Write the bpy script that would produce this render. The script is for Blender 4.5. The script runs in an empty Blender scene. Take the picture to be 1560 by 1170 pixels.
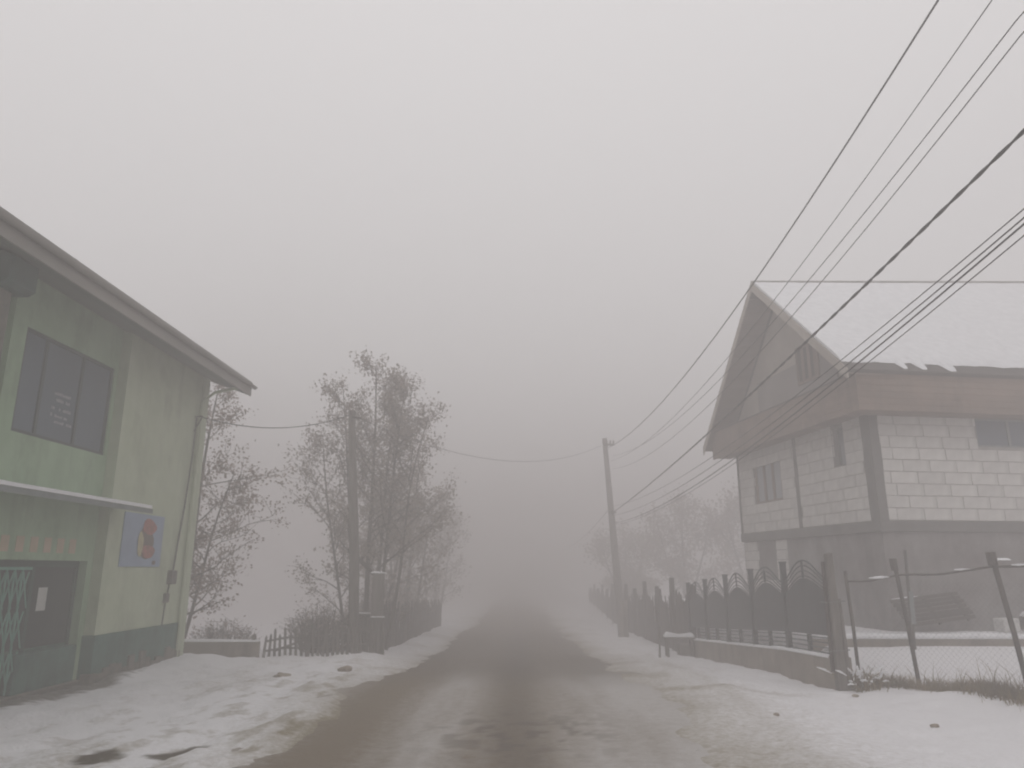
import bpy, bmesh, math, random
import numpy as np
from mathutils import Vector, Matrix

random.seed(7)
RNG = np.random.default_rng(7)
SC = bpy.context.scene
COL = SC.collection

# ------------------------------------------------------------------ camera
PITCH, YAW, CAM_H = math.atan(281 / 1127), math.radians(0.49), 1.8
cam = bpy.data.cameras.new('camera')
cam.sensor_width = 36.0
cam.lens = 36.0 * 1127 / 1560
cam.clip_start, cam.clip_end = 0.05, 2000
cam_o = bpy.data.objects.new('camera', cam)
COL.objects.link(cam_o)
cam_o.location = (0, 0, CAM_H)
cam_o.rotation_euler = (math.pi / 2 + PITCH, 0, YAW)
cam.dof.use_dof = True            # the phone focused on the windscreen just ahead: the street is a touch soft
cam.dof.focus_distance = 1.3
cam.dof.aperture_fstop = 9.0
SC.camera = cam_o

# ------------------------------------------------------------------ light
SUN_EL, SUN_AZ = 42.0, 192.0
FOG_DENSITY = 0.040
FOG_COLOR = (0.762, 0.738, 0.736)
SKY_LOW, SKY_HIGH = 0.80, 1.15
world = bpy.data.worlds.new('World')
SC.world = world
world.use_nodes = True
nt = world.node_tree
nt.nodes.clear()
sky = nt.nodes.new('ShaderNodeTexSky')
sky.sky_type = 'NISHITA'
sky.sun_disc = False
sky.sun_elevation = math.radians(SUN_EL)
sky.sun_rotation = math.radians(SUN_AZ)
sky.air_density, sky.dust_density = 1.0, 3.0
hs = nt.nodes.new('ShaderNodeHueSaturation')
hs.inputs['Saturation'].default_value = 0.12
mx = nt.nodes.new('ShaderNodeMix')
mx.data_type = 'RGBA'
mx.inputs['Factor'].default_value = 0.75
mx.inputs['B'].default_value = (10.4, 10.1, 10.12, 1)       # the even cloud deck over the thin sky light
bg = nt.nodes.new('ShaderNodeBackground')
bg.inputs['Strength'].default_value = 0.10
wo = nt.nodes.new('ShaderNodeOutputWorld')
nt.links.new(sky.outputs[0], hs.inputs['Color'])
nt.links.new(hs.outputs[0], mx.inputs['A'])
# overcast sky: brighter overhead than towards the horizon, the same all round
tcw = nt.nodes.new('ShaderNodeTexCoord')
sx = nt.nodes.new('ShaderNodeSeparateXYZ')
mrw = nt.nodes.new('ShaderNodeMapRange')
mrw.inputs['To Min'].default_value, mrw.inputs['To Max'].default_value = SKY_LOW, SKY_HIGH
vs = nt.nodes.new('ShaderNodeVectorMath')
vs.operation = 'SCALE'
nt.links.new(tcw.outputs['Generated'], sx.inputs[0])
nt.links.new(sx.outputs['Z'], mrw.inputs['Value'])
nt.links.new(mx.outputs['Result'], vs.inputs[0])
nt.links.new(mrw.outputs[0], vs.inputs['Scale'])
nt.links.new(vs.outputs[0], bg.inputs['Color'])
nt.links.new(bg.outputs[0], wo.inputs[0])

sun = bpy.data.lights.new('sun', 'SUN')
sun.energy = 0.5
sun.angle = math.radians(40)
sun.color = (1.0, 0.97, 0.94)
sun_o = bpy.data.objects.new('sun', sun)
COL.objects.link(sun_o)
_e, _a = math.radians(SUN_EL), math.radians(SUN_AZ)
_to = Vector((math.sin(_a) * math.cos(_e), math.cos(_a) * math.cos(_e), math.sin(_e)))
sun_o.rotation_euler = _to.to_track_quat('Z', 'Y').to_euler()

SC.view_settings.view_transform = 'Standard'
SC.view_settings.look = 'None'
SC.view_settings.gamma = 1
SC.view_settings.use_curve_mapping = False
SC.view_settings.exposure = 0.03
SC.render.engine = 'CYCLES'
SC.cycles.volume_bounces = 3
SC.cycles.max_bounces = 8
SC.cycles.use_denoising = True


# ------------------------------------------------------------------ materials
def mat(name, c1, c2=None, scale=4.0, rough=0.85, bump=0.0, bscale=30.0, stretch=(1, 1, 1), metallic=0.0,
        detail=6.0, per_object=0.0, spec=0.3, streak=0.0):
    m = bpy.data.materials.new(name)
    m.use_nodes = True
    t = m.node_tree
    b = t.nodes['Principled BSDF']
    b.inputs['Roughness'].default_value = rough
    b.inputs['Metallic'].default_value = metallic
    b.inputs['Specular IOR Level'].default_value = spec
    tc = t.nodes.new('ShaderNodeTexCoord')
    mp = t.nodes.new('ShaderNodeMapping')
    mp.inputs['Scale'].default_value = stretch
    t.links.new(tc.outputs['Object'], mp.inputs['Vector'])
    c2 = c2 or tuple(v * 0.75 for v in c1)
    n = t.nodes.new('ShaderNodeTexNoise')
    n.inputs['Scale'].default_value = scale
    n.inputs['Detail'].default_value = detail
    n.inputs['Roughness'].default_value = 0.62
    t.links.new(mp.outputs[0], n.inputs['Vector'])
    rp = t.nodes.new('ShaderNodeValToRGB')
    rp.color_ramp.elements[0].position, rp.color_ramp.elements[1].position = 0.34, 0.66
    rp.color_ramp.elements[0].color = (*c2, 1)
    rp.color_ramp.elements[1].color = (*c1, 1)
    t.links.new(n.outputs[0], rp.inputs[0])
    out = rp.outputs[0]
    if streak:                        # rain streaks and damp patches with a shape of their own
        for sc_, zs, lo, hi in ((1.0, 0.16, 0.50, 0.72), (0.55, 0.6, 0.52, 0.66)):
            ms = t.nodes.new('ShaderNodeMapping')
            ms.inputs['Scale'].default_value = (2.6 * sc_, 2.6 * sc_, 2.6 * sc_ * zs)
            t.links.new(tc.outputs['Object'], ms.inputs['Vector'])
            ns = t.nodes.new('ShaderNodeTexNoise')
            ns.inputs['Scale'].default_value = 1.0
            ns.inputs['Detail'].default_value = 7
            ns.inputs['Roughness'].default_value = 0.68
            t.links.new(ms.outputs[0], ns.inputs['Vector'])
            ks = t.nodes.new('ShaderNodeMapRange')
            ks.inputs['From Min'].default_value, ks.inputs['From Max'].default_value = lo, hi
            ks.inputs['To Min'].default_value, ks.inputs['To Max'].default_value = 1.0, 1.0 - streak
            t.links.new(ns.outputs[0], ks.inputs['Value'])
            vs_ = t.nodes.new('ShaderNodeVectorMath')
            vs_.operation = 'SCALE'
            t.links.new(out, vs_.inputs[0])
            t.links.new(ks.outputs[0], vs_.inputs['Scale'])
            out = vs_.outputs[0]
    if per_object:
        oi = t.nodes.new('ShaderNodeObjectInfo')
        mr = t.nodes.new('ShaderNodeMapRange')
        mr.inputs['To Min'].default_value, mr.inputs['To Max'].default_value = 1 - per_object, 1 + per_object
        t.links.new(oi.outputs['Random'], mr.inputs['Value'])
        vm = t.nodes.new('ShaderNodeVectorMath')
        vm.operation = 'SCALE'
        t.links.new(out, vm.inputs[0])
        t.links.new(mr.outputs[0], vm.inputs['Scale'])
        out = vm.outputs[0]
    t.links.new(out, b.inputs['Base Color'])
    if bump:
        n2 = t.nodes.new('ShaderNodeTexNoise')
        n2.inputs['Scale'].default_value = bscale
        n2.inputs['Detail'].default_value = 5
        t.links.new(mp.outputs[0], n2.inputs['Vector'])
        bp = t.nodes.new('ShaderNodeBump')
        bp.inputs['Strength'].default_value = bump
        bp.inputs['Distance'].default_value = 0.02
        t.links.new(n2.outputs[0], bp.inputs['Height'])
        t.links.new(bp.outputs[0], b.inputs['Normal'])
    return m


def attr_mat(name, layers, rough=0.9, bump=0.5, bscale=25, fine=18, grit=0.3):
    """base colour (layers[0]) with further colours mixed in by vertex attributes broken up by noise"""
    m = bpy.data.materials.new(name)
    m.use_nodes = True
    t = m.node_tree
    b = t.nodes['Principled BSDF']
    b.inputs['Roughness'].default_value = rough
    b.inputs['Specular IOR Level'].default_value = 0.25
    tc = t.nodes.new('ShaderNodeTexCoord')
    n = t.nodes.new('ShaderNodeTexNoise')
    n.inputs['Scale'].default_value = fine
    n.inputs['Detail'].default_value = 7
    n.inputs['Roughness'].default_value = 0.7
    t.links.new(tc.outputs['Object'], n.inputs['Vector'])
    col = t.nodes.new('ShaderNodeRGB')
    col.outputs[0].default_value = (*layers[0], 1)
    cur = col.outputs[0]
    for an, c, gain in layers[1:]:
        a = t.nodes.new('ShaderNodeAttribute')
        a.attribute_name = an
        s = t.nodes.new('ShaderNodeMath')       # attr + (noise-.5)*gain
        s.operation = 'MULTIPLY_ADD'
        s.inputs[1].default_value = gain
        t.links.new(n.outputs[0], s.inputs[0])
        o = t.nodes.new('ShaderNodeMath')
        o.operation = 'SUBTRACT'
        o.inputs[1].default_value = gain * 0.5
        t.links.new(a.outputs['Fac'], s.inputs[2])
        t.links.new(s.outputs[0], o.inputs[0])
        # no stain where the attribute is zero
        k = t.nodes.new('ShaderNodeMath')
        k.operation = 'MULTIPLY'
        mr = t.nodes.new('ShaderNodeMapRange')
        mr.inputs['From Max'].default_value = 0.15
        t.links.new(a.outputs['Fac'], mr.inputs['Value'])
        t.links.new(o.outputs[0], k.inputs[0])
        t.links.new(mr.outputs[0], k.inputs[1])
        k.use_clamp = True
        x = t.nodes.new('ShaderNodeMix')
        x.data_type = 'RGBA'
        x.inputs['B'].default_value = (*c, 1)
        t.links.new(k.outputs[0], x.inputs['Factor'])
        t.links.new(cur, x.inputs['A'])
        cur = x.outputs['Result']
    # scattered grit
    n3 = t.nodes.new('ShaderNodeTexNoise')
    n3.inputs['Scale'].default_value = 34
    n3.inputs['Detail'].default_value = 3
    t.links.new(tc.outputs['Object'], n3.inputs['Vector'])
    g3 = t.nodes.new('ShaderNodeMapRange')
    g3.inputs['From Min'].default_value, g3.inputs['From Max'].default_value = 0.66, 0.74
    g3.inputs['To Max'].default_value = grit
    t.links.new(n3.outputs[0], g3.inputs['Value'])
    x3 = t.nodes.new('ShaderNodeMix')
    x3.data_type = 'RGBA'
    x3.inputs['B'].default_value = (0.10, 0.085, 0.07, 1)
    t.links.new(g3.outputs[0], x3.inputs['Factor'])
    t.links.new(cur, x3.inputs['A'])
    t.links.new(x3.outputs['Result'], b.inputs['Base Color'])
    n2 = t.nodes.new('ShaderNodeTexNoise')
    n2.inputs['Scale'].default_value = bscale
    n2.inputs['Detail'].default_value = 6
    t.links.new(tc.outputs['Object'], n2.inputs['Vector'])
    bp = t.nodes.new('ShaderNodeBump')
    bp.inputs['Strength'].default_value = bump
    bp.inputs['Distance'].default_value = 0.03
    t.links.new(n2.outputs[0], bp.inputs['Height'])
    t.links.new(bp.outputs[0], b.inputs['Normal'])
    return m


def glass(name, c, rough=0.25):
    m = mat(name, c, tuple(v * 0.8 for v in c), scale=1.2, rough=rough, spec=0.5)
    return m


M = dict(
    snow=mat('snow_cap', (0.82, 0.83, 0.85), (0.72, 0.73, 0.75), 6, 0.9, 0.4, 30),
    green_wall=mat('green_render', (0.37, 0.51, 0.345), (0.30, 0.43, 0.28), 1.6, 0.9, 0.25, 60, streak=0.20),
    pale_green=mat('pale_green_render', (0.52, 0.58, 0.43), (0.45, 0.515, 0.37), 2.0, 0.9, 0.25, 60, streak=0.16),
    teal=mat('teal_plinth', (0.075, 0.18, 0.145), (0.05, 0.115, 0.095), 3.0, 0.85, 0.3, 40, streak=0.35),
    rubble=mat('bare_plaster', (0.20, 0.18, 0.15), (0.11, 0.115, 0.10), 5.0, 0.95, 0.5, 30),
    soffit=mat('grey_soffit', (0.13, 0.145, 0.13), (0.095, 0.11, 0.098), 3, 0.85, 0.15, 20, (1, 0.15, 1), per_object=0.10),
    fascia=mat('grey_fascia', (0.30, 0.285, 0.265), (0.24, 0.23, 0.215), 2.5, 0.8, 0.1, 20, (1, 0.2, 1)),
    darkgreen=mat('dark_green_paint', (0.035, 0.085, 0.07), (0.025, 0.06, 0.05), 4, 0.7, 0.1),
    metalgreen=mat('green_gate_paint', (0.15, 0.36, 0.29), (0.10, 0.26, 0.21), 8, 0.6, 0.1),
    tin=mat('grey_tin', (0.22, 0.25, 0.25), (0.15, 0.175, 0.17), 5, 0.55, 0.1),
    peach=mat('peach_paint', (0.56, 0.44, 0.33), (0.46, 0.40, 0.28), 5, 0.85),
    window=glass('dark_window_glass', (0.085, 0.122, 0.165), 0.5),
    dark_pane=glass('unlit_shop_glass', (0.018, 0.034, 0.030), 0.8),
    win_frame=mat('grey_green_frame', (0.075, 0.10, 0.10), (0.06, 0.08, 0.08), 5, 0.6),
    white_print=mat('white_print', (0.42, 0.42, 0.45), (0.30, 0.31, 0.33), 9, 0.8),
    paper=mat('paper', (0.55, 0.56, 0.54), (0.5, 0.5, 0.48), 9, 0.8),
    blue_banner=mat('blue_banner', (0.30, 0.38, 0.50), (0.26, 0.33, 0.44), 3, 0.7),
    red_print=mat('red_print', (0.46, 0.15, 0.13), (0.22, 0.11, 0.09), 12, 0.75),
    yellow_print=mat('yellow_print', (0.50, 0.46, 0.27), (0.38, 0.33, 0.2), 9, 0.75),
    brown_print=mat('brown_print', (0.16, 0.12, 0.10), (0.12, 0.09, 0.075), 9, 0.75),
    cable=mat('cable_sheath', (0.085, 0.085, 0.085), (0.055, 0.055, 0.055), 9, 0.6),
    greybox=mat('grey_box', (0.15, 0.14, 0.125), (0.11, 0.105, 0.095), 9, 0.6),
    block=mat('aerated_block', (0.63, 0.615, 0.585), (0.53, 0.515, 0.49), 3.5, 0.95, 0.4, 45, per_object=0.07, streak=0.12),
    mortar=mat('mortar', (0.40, 0.39, 0.37), (0.27, 0.26, 0.245), 3, 0.95, 0.4, 40),
    concrete=mat('raw_concrete', (0.165, 0.16, 0.15), (0.115, 0.112, 0.105), 1.6, 0.92, 0.4, 35),
    render_grey=mat('grey_render', (0.27, 0.265, 0.255), (0.14, 0.123, 0.118), 0.8, 0.92, 0.35, 30, streak=0.3),
    wallconc=mat('brownish_concrete', (0.29, 0.255, 0.215), (0.21, 0.185, 0.155), 1.8, 0.92, 0.4, 35, streak=0.3),
    brown_board=mat('brown_board', (0.235, 0.178, 0.142), (0.165, 0.126, 0.102), 2.2, 0.85, 0.25, 22, (0.35, 1, 1), per_object=0.06, streak=0.25),
    roof_under=mat('roof_boarding', (0.26, 0.215, 0.185), (0.20, 0.165, 0.14), 3, 0.85, 0.2, 20, (0.2, 1, 1), per_object=0.10),
    roof_edge=mat('dark_roof_sheet', (0.085, 0.075, 0.068), (0.06, 0.054, 0.05), 4, 0.7, 0.2, 20),
    gable=mat('gable_board', (0.40, 0.365, 0.32), (0.33, 0.30, 0.265), 1.4, 0.9, 0.2, 30),
    gable_dark=mat('weathered_board', (0.26, 0.24, 0.225), (0.21, 0.195, 0.18), 1.4, 0.9, 0.2, 30),
    dark_wood=mat('dark_wood', (0.075, 0.062, 0.052), (0.05, 0.042, 0.036), 5, 0.9, 0.4, 30, (3, 3, 0.4), per_object=0.22),
    grey_wood=mat('grey_weathered_wood', (0.17, 0.155, 0.14), (0.10, 0.092, 0.08), 5, 0.9, 0.4, 30, (3, 3, 0.4), per_object=0.20),
    fence_metal=mat('dark_fence_metal', (0.045, 0.052, 0.055), (0.032, 0.037, 0.04), 6, 0.55, 0.1, metallic=0.1),
    fence_sheet=mat('dark_sheet', (0.062, 0.068, 0.070), (0.045, 0.05, 0.052), 2.5, 0.6, 0.1),
    rust=mat('rusty_pipe', (0.10, 0.085, 0.07), (0.055, 0.055, 0.052), 9, 0.8, 0.3, 40),
    wire=mat('galvanised_wire', (0.16, 0.17, 0.17), (0.10, 0.105, 0.105), 9, 0.6),
    pole=mat('pole_concrete', (0.24, 0.225, 0.21), (0.17, 0.16, 0.15), 2.5, 0.9, 0.3, 30),
    ceramic=mat('insulator_glaze', (0.10, 0.07, 0.055), (0.08, 0.055, 0.045), 9, 0.3),
    bark=mat('tree_bark', (0.10, 0.085, 0.075), (0.06, 0.052, 0.046), 9, 0.95, 0.5, 30, (2, 2, 0.6)),
    leaf_brown=mat('dry_brown_leaf', (0.32, 0.235, 0.195), (0.20, 0.15, 0.125), 2.2, 0.85),
    leaf_grey=mat('dull_leaf', (0.33, 0.285, 0.245), (0.20, 0.17, 0.145), 2.2, 0.85),
    twig=mat('dark_twig', (0.075, 0.065, 0.055), (0.05, 0.043, 0.038), 5, 0.95),
    dry_grass=mat('dry_grass', (0.26, 0.20, 0.11), (0.13, 0.105, 0.06), 1.5, 0.95),
    soil=mat('dark_soil', (0.075, 0.058, 0.035), (0.04, 0.032, 0.02), 6, 0.95, 0.6, 30),
    clod=mat('frozen_clod', (0.38, 0.33, 0.27), (0.20, 0.16, 0.12), 9, 0.95, 0.6, 40),
    white_block=mat('white_foam_block', (0.62, 0.62, 0.60), (0.52, 0.52, 0.5), 5, 0.9),
)


# ------------------------------------------------------------------ mesh helpers
class MB:
    def __init__(self):
        self.v, self.f = [], []

    def add(self, vs, fs):
        n = len(self.v)
        self.v += [tuple(p) for p in vs]
        self.f += [tuple(i + n for i in f) for f in fs]
        return self

    def box(self, a, b, taper=None):
        (x0, y0, z0), (x1, y1, z1) = a, b
        vs = [(x0, y0, z0), (x1, y0, z0), (x1, y1, z0), (x0, y1, z0), (x0, y0, z1), (x1, y0, z1), (x1, y1, z1), (x0, y1, z1)]
        return self.add(vs, [(3, 2, 1, 0), (4, 5, 6, 7), (0, 1, 5, 4), (1, 2, 6, 5), (2, 3, 7, 6), (3, 0, 4, 7)])

    def hexa(self, lo, hi):
        """four lower corners, four upper corners, both counter-clockwise from above"""
        return self.add(list(lo) + list(hi), [(3, 2, 1, 0), (4, 5, 6, 7), (0, 1, 5, 4), (1, 2, 6, 5), (2, 3, 7, 6), (3, 0, 4, 7)])

    def prism(self, poly, axis, a, b):
        """poly: 2-D outline; extruded along axis from a to b"""
        def P(p, t):
            return {'x': (t, p[0], p[1]), 'y': (p[0], t, p[1]), 'z': (p[0], p[1], t)}[axis]
        n = len(poly)
        vs = [P(p, a) for p in poly] + [P(p, b) for p in poly]
        fs = [tuple(range(n - 1, -1, -1)), tuple(range(n, 2 * n))] + [(i, (i + 1) % n, n + (i + 1) % n, n + i) for i in range(n)]
        return self.add(vs, fs)

    def tube(self, pts, rad, sides=6, cap=True):
        pts = [Vector(p) for p in pts]
        if not hasattr(rad, '__len__'):
            rad = [rad] * len(pts)
        n0 = len(self.v)
        ref = None
        for i, p in enumerate(pts):
            d = (pts[min(i + 1, len(pts) - 1)] - pts[max(i - 1, 0)])
            if d.length < 1e-9:
                d = Vector((0, 0, 1))
            d.normalize()
            if ref is None:
                ref = Vector((1, 0, 0)) if abs(d.x) < 0.8 else Vector((0, 1, 0))
            u = (ref - d * ref.dot(d)).normalized()
            ref = u
            w = d.cross(u)
            for k in range(sides):
                a = 2 * math.pi * k / sides
                self.v.append(tuple(p + (u * math.cos(a) + w * math.sin(a)) * rad[i]))
        for i in range(len(pts) - 1):
            for k in range(sides):
                a, b = n0 + i * sides + k, n0 + i * sides + (k + 1) % sides
                self.f.append((a, b, b + sides, a + sides))
        if cap:
            self.f.append(tuple(n0 + k for k in range(sides - 1, -1, -1)))
            e = n0 + (len(pts) - 1) * sides
            self.f.append(tuple(e + k for k in range(sides)))
        return self

    def mesh(self, name, m, bevel=0.0, smooth=False):
        me = bpy.data.meshes.new(name)
        me.from_pydata(self.v, [], self.f)
        bm = bmesh.new()
        bm.from_mesh(me)
        bmesh.ops.recalc_face_normals(bm, faces=bm.faces)
        if bevel:
            bmesh.ops.bevel(bm, geom=list(bm.edges), offset=bevel, segments=1, affect='EDGES', clamp_overlap=True)
        bm.to_mesh(me)
        bm.free()
        if smooth:
            me.polygons.foreach_set('use_smooth', [True] * len(me.polygons))
        me.materials.append(M[m] if isinstance(m, str) else m)
        return me

    def build(self, name, m, parent=None, bevel=0.0, smooth=False, loc=(0, 0, 0), rz=0.0):
        return link(name, self.mesh(name, m, bevel, smooth), parent, loc, rz)


def link(name, me, parent=None, loc=(0, 0, 0), rz=0.0):
    o = bpy.data.objects.new(name, me)
    COL.objects.link(o)
    o.parent = parent
    o.location = loc
    o.rotation_euler = (0, 0, rz)
    return o


def tag(o, label=None, cat=None, group=None, kind=None):
    for k, v in (('label', label), ('category', cat), ('group', group), ('kind', kind)):
        if v:
            o[k] = v
    return o


def thing(name, label, cat, loc=(0, 0, 0), rz=0.0, group=None):
    o = bpy.data.objects.new(name, None)
    COL.objects.link(o)
    o.location = loc
    o.rotation_euler = (0, 0, rz)
    return tag(o, label, cat, group)


# ------------------------------------------------------------------ noise and terrain height
_lat = RNG.random((256, 256))


def vnoise(x, y):
    x, y = np.asarray(x, float), np.asarray(y, float)
    xi, yi = np.floor(x).astype(int), np.floor(y).astype(int)
    fx, fy = x - xi, y - yi
    fx, fy = fx * fx * (3 - 2 * fx), fy * fy * (3 - 2 * fy)
    g = lambda a, b: _lat[a & 255, b & 255]
    return (g(xi, yi) * (1 - fx) + g(xi + 1, yi) * fx) * (1 - fy) + (g(xi, yi + 1) * (1 - fx) + g(xi + 1, yi + 1) * fx) * fy


def fbm(x, y, o=4):
    s, a, t = 0, 1.0, 0
    for k in range(o):
        s = s + a * vnoise(x * 2 ** k + 17.3 * k, y * 2 ** k + 5.1 * k)
        t += a
        a *= 0.5
    return s / t


def sstep(a, b, x):
    t = np.clip((x - a) / (b - a), 0, 1)
    return t * t * (3 - 2 * t)


def grade(y):
    return np.interp(y, [-60, 12, 14, 24, 40, 170], [0, 0, -0.10, -0.74, -1.25, -3.6])


def road_half(x, y):
    return np.where(x < 0, 2.25, 2.0) + 0.5 * (fbm(np.sign(x) * 3 + y * 0.35, y * 0.12 + 9, 3) - 0.5) + 0.7 * (fbm(x * 1.6, y * np.where(y > 13, 0.22, 0.5) + np.where(y > 13, 3.64, 0), 4) - 0.5)


def ground(x, y):
    x, y = np.asarray(x, float), np.asarray(y, float)
    z = grade(y)
    d = np.abs(x + 0.1) - road_half(x, y)
    off = sstep(-0.25, 0.9, d)
    bank = 0.075 * sstep(-0.35, 0.7, d) * (1 - 0.5 * sstep(0.9, 2.2, d))
    lump = (fbm(x * 1.6, y * 1.1, 4) - 0.5) * 0.16 + (fbm(x * 6, y * 5 + 40, 4) - 0.5) * np.where(x < 0, 0.085, 0.05)
    z = z + bank + lump * (0.25 + 0.75 * off) - 0.034 * (1 - off)
    # ruts along the left verge
    rut = np.exp(-((x + 3.6 + 0.25 * np.sin(y * 0.5)) / 0.22) ** 2) + 0.7 * np.exp(-((x + 4.9 + 0.2 * np.sin(y * 0.4)) / 0.22) ** 2)
    z = z - 0.045 * rut * sstep(16, 13, y)
    # left: a ploughed heap in front of the low wall and the gap beyond
    z = z + 0.10 * np.exp(-((x + 6.3) / 1.1) ** 2 - ((y - 15.6) / 0.9) ** 2)
    z = z + 0.12 * sstep(-6.0, -6.8, x) * sstep(12.4, 13.4, y) * sstep(18, 16, y)
    z = z - 1.2 * sstep(-6.2, -14, x) * sstep(17.0, 24, y)
    # the left verge keeps its height while the road sinks
    z = z + 0.20 * sstep(-2.6, -4.0, x) * sstep(14, 18, y) * sstep(60, 30, y)
    # right: yard behind the low wall, stepping up to the house
    yard = sstep(5.08, 5.5, x) * sstep(11.7, 13.8, y)
    hi = np.interp(y, [11.6, 12.2, 13.8, 14.05, 14.2, 30, 60], [0.02, 0.12, 0.44, 0.46, 0.60, 0.60, -0.4])
    z = z * (1 - yard) + yard * (hi + (fbm(x * 1.5 + 7, y * 1.5, 3) - 0.5) * 0.06)
    # right: heap in front of the dry grass
    z = z + 0.08 * np.exp(-((y - 11.2 + 0.25 * (x - 5.2)) / 0.5) ** 2) * sstep(4.6, 5.4, x) * fbm(x * 1.3, y, 2) * 1.6
    return z


def gz(x, y):
    return float(ground(x, y))


def axis(segs):
    out = [segs[0][0]]
    for a, b, s0, s1 in segs:
        x, s = a, s0
        n = max(1, int(round((b - a) / ((s0 + s1) / 2))))
        w = np.linspace(s0, s1, n)
        out += list(a + np.cumsum(w) / w.sum() * (b - a))
    return np.array(out)


XS = axis([(-140, -30, 14, 4), (-30, -9, 3, 0.4), (-9, -4, 0.12, 0.07), (-4, 5.8, 0.07, 0.07), (5.8, 11, 0.09, 0.3), (11, 30, 0.5, 3), (30, 140, 4, 14)])
YS = axis([(-50, 2, 6, 0.4), (2, 7, 0.3, 0.06), (7, 15, 0.06, 0.08), (15, 30, 0.09, 0.3), (30, 60, 0.35, 1.0), (60, 160, 1.2, 6)])


def sheet(name, xs, ys, zf, attrs, m):
    X, Y = np.meshgrid(xs, ys)
    Z = zf(X, Y)
    co = np.stack([X, Y, Z], -1).reshape(-1, 3)
    nx, ny = len(xs), len(ys)
    i = (np.arange(ny - 1)[:, None] * nx + np.arange(nx - 1)[None, :]).reshape(-1)
    q = np.stack([i, i + 1, i + 1 + nx, i + nx], -1)
    me = bpy.data.meshes.new(name)
    me.vertices.add(len(co))
    me.vertices.foreach_set('co', co.ravel())
    me.loops.add(q.size)
    me.loops.foreach_set('vertex_index', q.ravel())
    me.polygons.add(len(q))
    me.polygons.foreach_set('loop_start', np.arange(0, q.size, 4))
    me.polygons.foreach_set('use_smooth', np.ones(len(q), bool))
    me.update(calc_edges=True)
    for an, fn in attrs.items():
        a = me.attributes.new(an, 'FLOAT', 'POINT')
        a.data.foreach_set('value', np.clip(fn(X, Y), 0, 1).astype(np.float32).ravel())
    me.materials.append(m)
    o = link(name, me)
    o['kind'] = 'structure'
    return o


def ell(x, y, cx, cy, ax, ay, rot):
    c, s = math.cos(rot), math.sin(rot)
    u, v = (x - cx) * c + (y - cy) * s, -(x - cx) * s + (y - cy) * c
    return (u / ax) ** 2 + (v / ay) ** 2


def snow_dirt(x, y):
    d = np.abs(x + 0.1) - road_half(x, y)
    left = np.where(x < 0, 1.0, 0.8)
    e = np.exp(-np.clip(d, 0, 9) / np.where(x < 0, 0.50, 0.95)) * np.where(x < 0, 0.88, 0.80)
    p = sstep(0.50, 0.74, fbm(x * 0.9 + 30, y * 0.55, 4)) * 0.26 * np.where(x < 0, sstep(-6.5, -3.5, x), sstep(5.2, 2.4, x) * 0.8)
    s = sstep(0.52, 0.68, fbm(x * 5.1 + 3, y * 2.6, 5)) * 0.42 * sstep(-6.8, -3.2, x) * (x < 0) * sstep(20, 12, y)
    tr = 0.30 * np.exp(-((x - 2.9 - 0.05 * (y - 9)) / 0.16) ** 2) * fbm(x * 2, y * 0.8, 3) * sstep(30, 16, y)
    tr2 = 0.34 * np.exp(-((y - 12.3 + 0.15 * x) / 0.16) ** 2) * sstep(1.8, 2.4, x) * sstep(4.6, 3.8, x)
    return e + p + s + tr + tr2


def snow_soil(x, y):
    n = (fbm(x * 7, y * 7, 4) - 0.5) * 1.6
    a = sstep(1.15, 0.75, ell(x, y, -4.05, 7.74, 0.22, 0.19, 0.5) + n * 0.6)
    b = sstep(1.15, 0.7, ell(x, y, -3.44, 8.06, 0.29, 0.16, 0.85) + n * 0.6)
    c = sstep(1.0, 0.65, ell(x, y, -7.25, 11.5, 0.85, 3.2, 0.0) + n * 0.5)
    return np.maximum(np.maximum(a, b), c * 0.85)


M_snow = attr_mat('snow_ground', [(0.77, 0.77, 0.79), ('dirt', (0.25, 0.217, 0.150), 1.3), ('soil', (0.075, 0.062, 0.040), 0.5)], 0.92, 0.55, 16, 13, 0.25)
sheet('snow_ground', XS, YS, ground, {'dirt': snow_dirt, 'soil': snow_soil}, M_snow)


def road_z(x, y):
    return grade(y) + (fbm(x * 3, y * 1.2 + 70, 4) - 0.5) * 0.030 + 0.012 * (np.abs(x + 0.1) > 1.5)


def road_snow(x, y):
    n = fbm(x * 1.3 + 11, y * 0.45, 4)
    lobe = np.exp(-((x + 0.95) / 0.50) ** 2) + 0.95 * np.exp(-((x - 0.95) / 0.60) ** 2)
    near = sstep(21.0, 10.0, y + 5 * (fbm(x * 1.1, y * 0.3 + 50, 3) - 0.5))
    edge = sstep(0.9, 2.0, x) * 1.0 + sstep(-2.0, -2.9, x) * 0.5
    st = fbm(x * 7, y * 0.5 + 20, 4)
    a = lobe * (0.06 + 0.72 * near) * (0.15 + 1.0 * n + 0.8 * st) + edge * (0.4 + 0.6 * near) * (0.5 + n)
    return a * 0.95


def road_dark(x, y):
    c = np.exp(-((x + 0.05) / 0.36) ** 2) * 0.5
    c = c * (0.45 + fbm(x * 2, y * 0.5 + 3, 4))
    m = sstep(0.57, 0.66, fbm(x * 6.5 + 2, y * 4.5 + 1, 4)) * 0.7 * np.exp(-((y - 9.1) / 1.2) ** 2) * sstep(1.6, 0.4, np.abs(x))
    far = 0.62 * sstep(11, 17, y) * sstep(60, 25, y)
    return c + m + far


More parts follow.
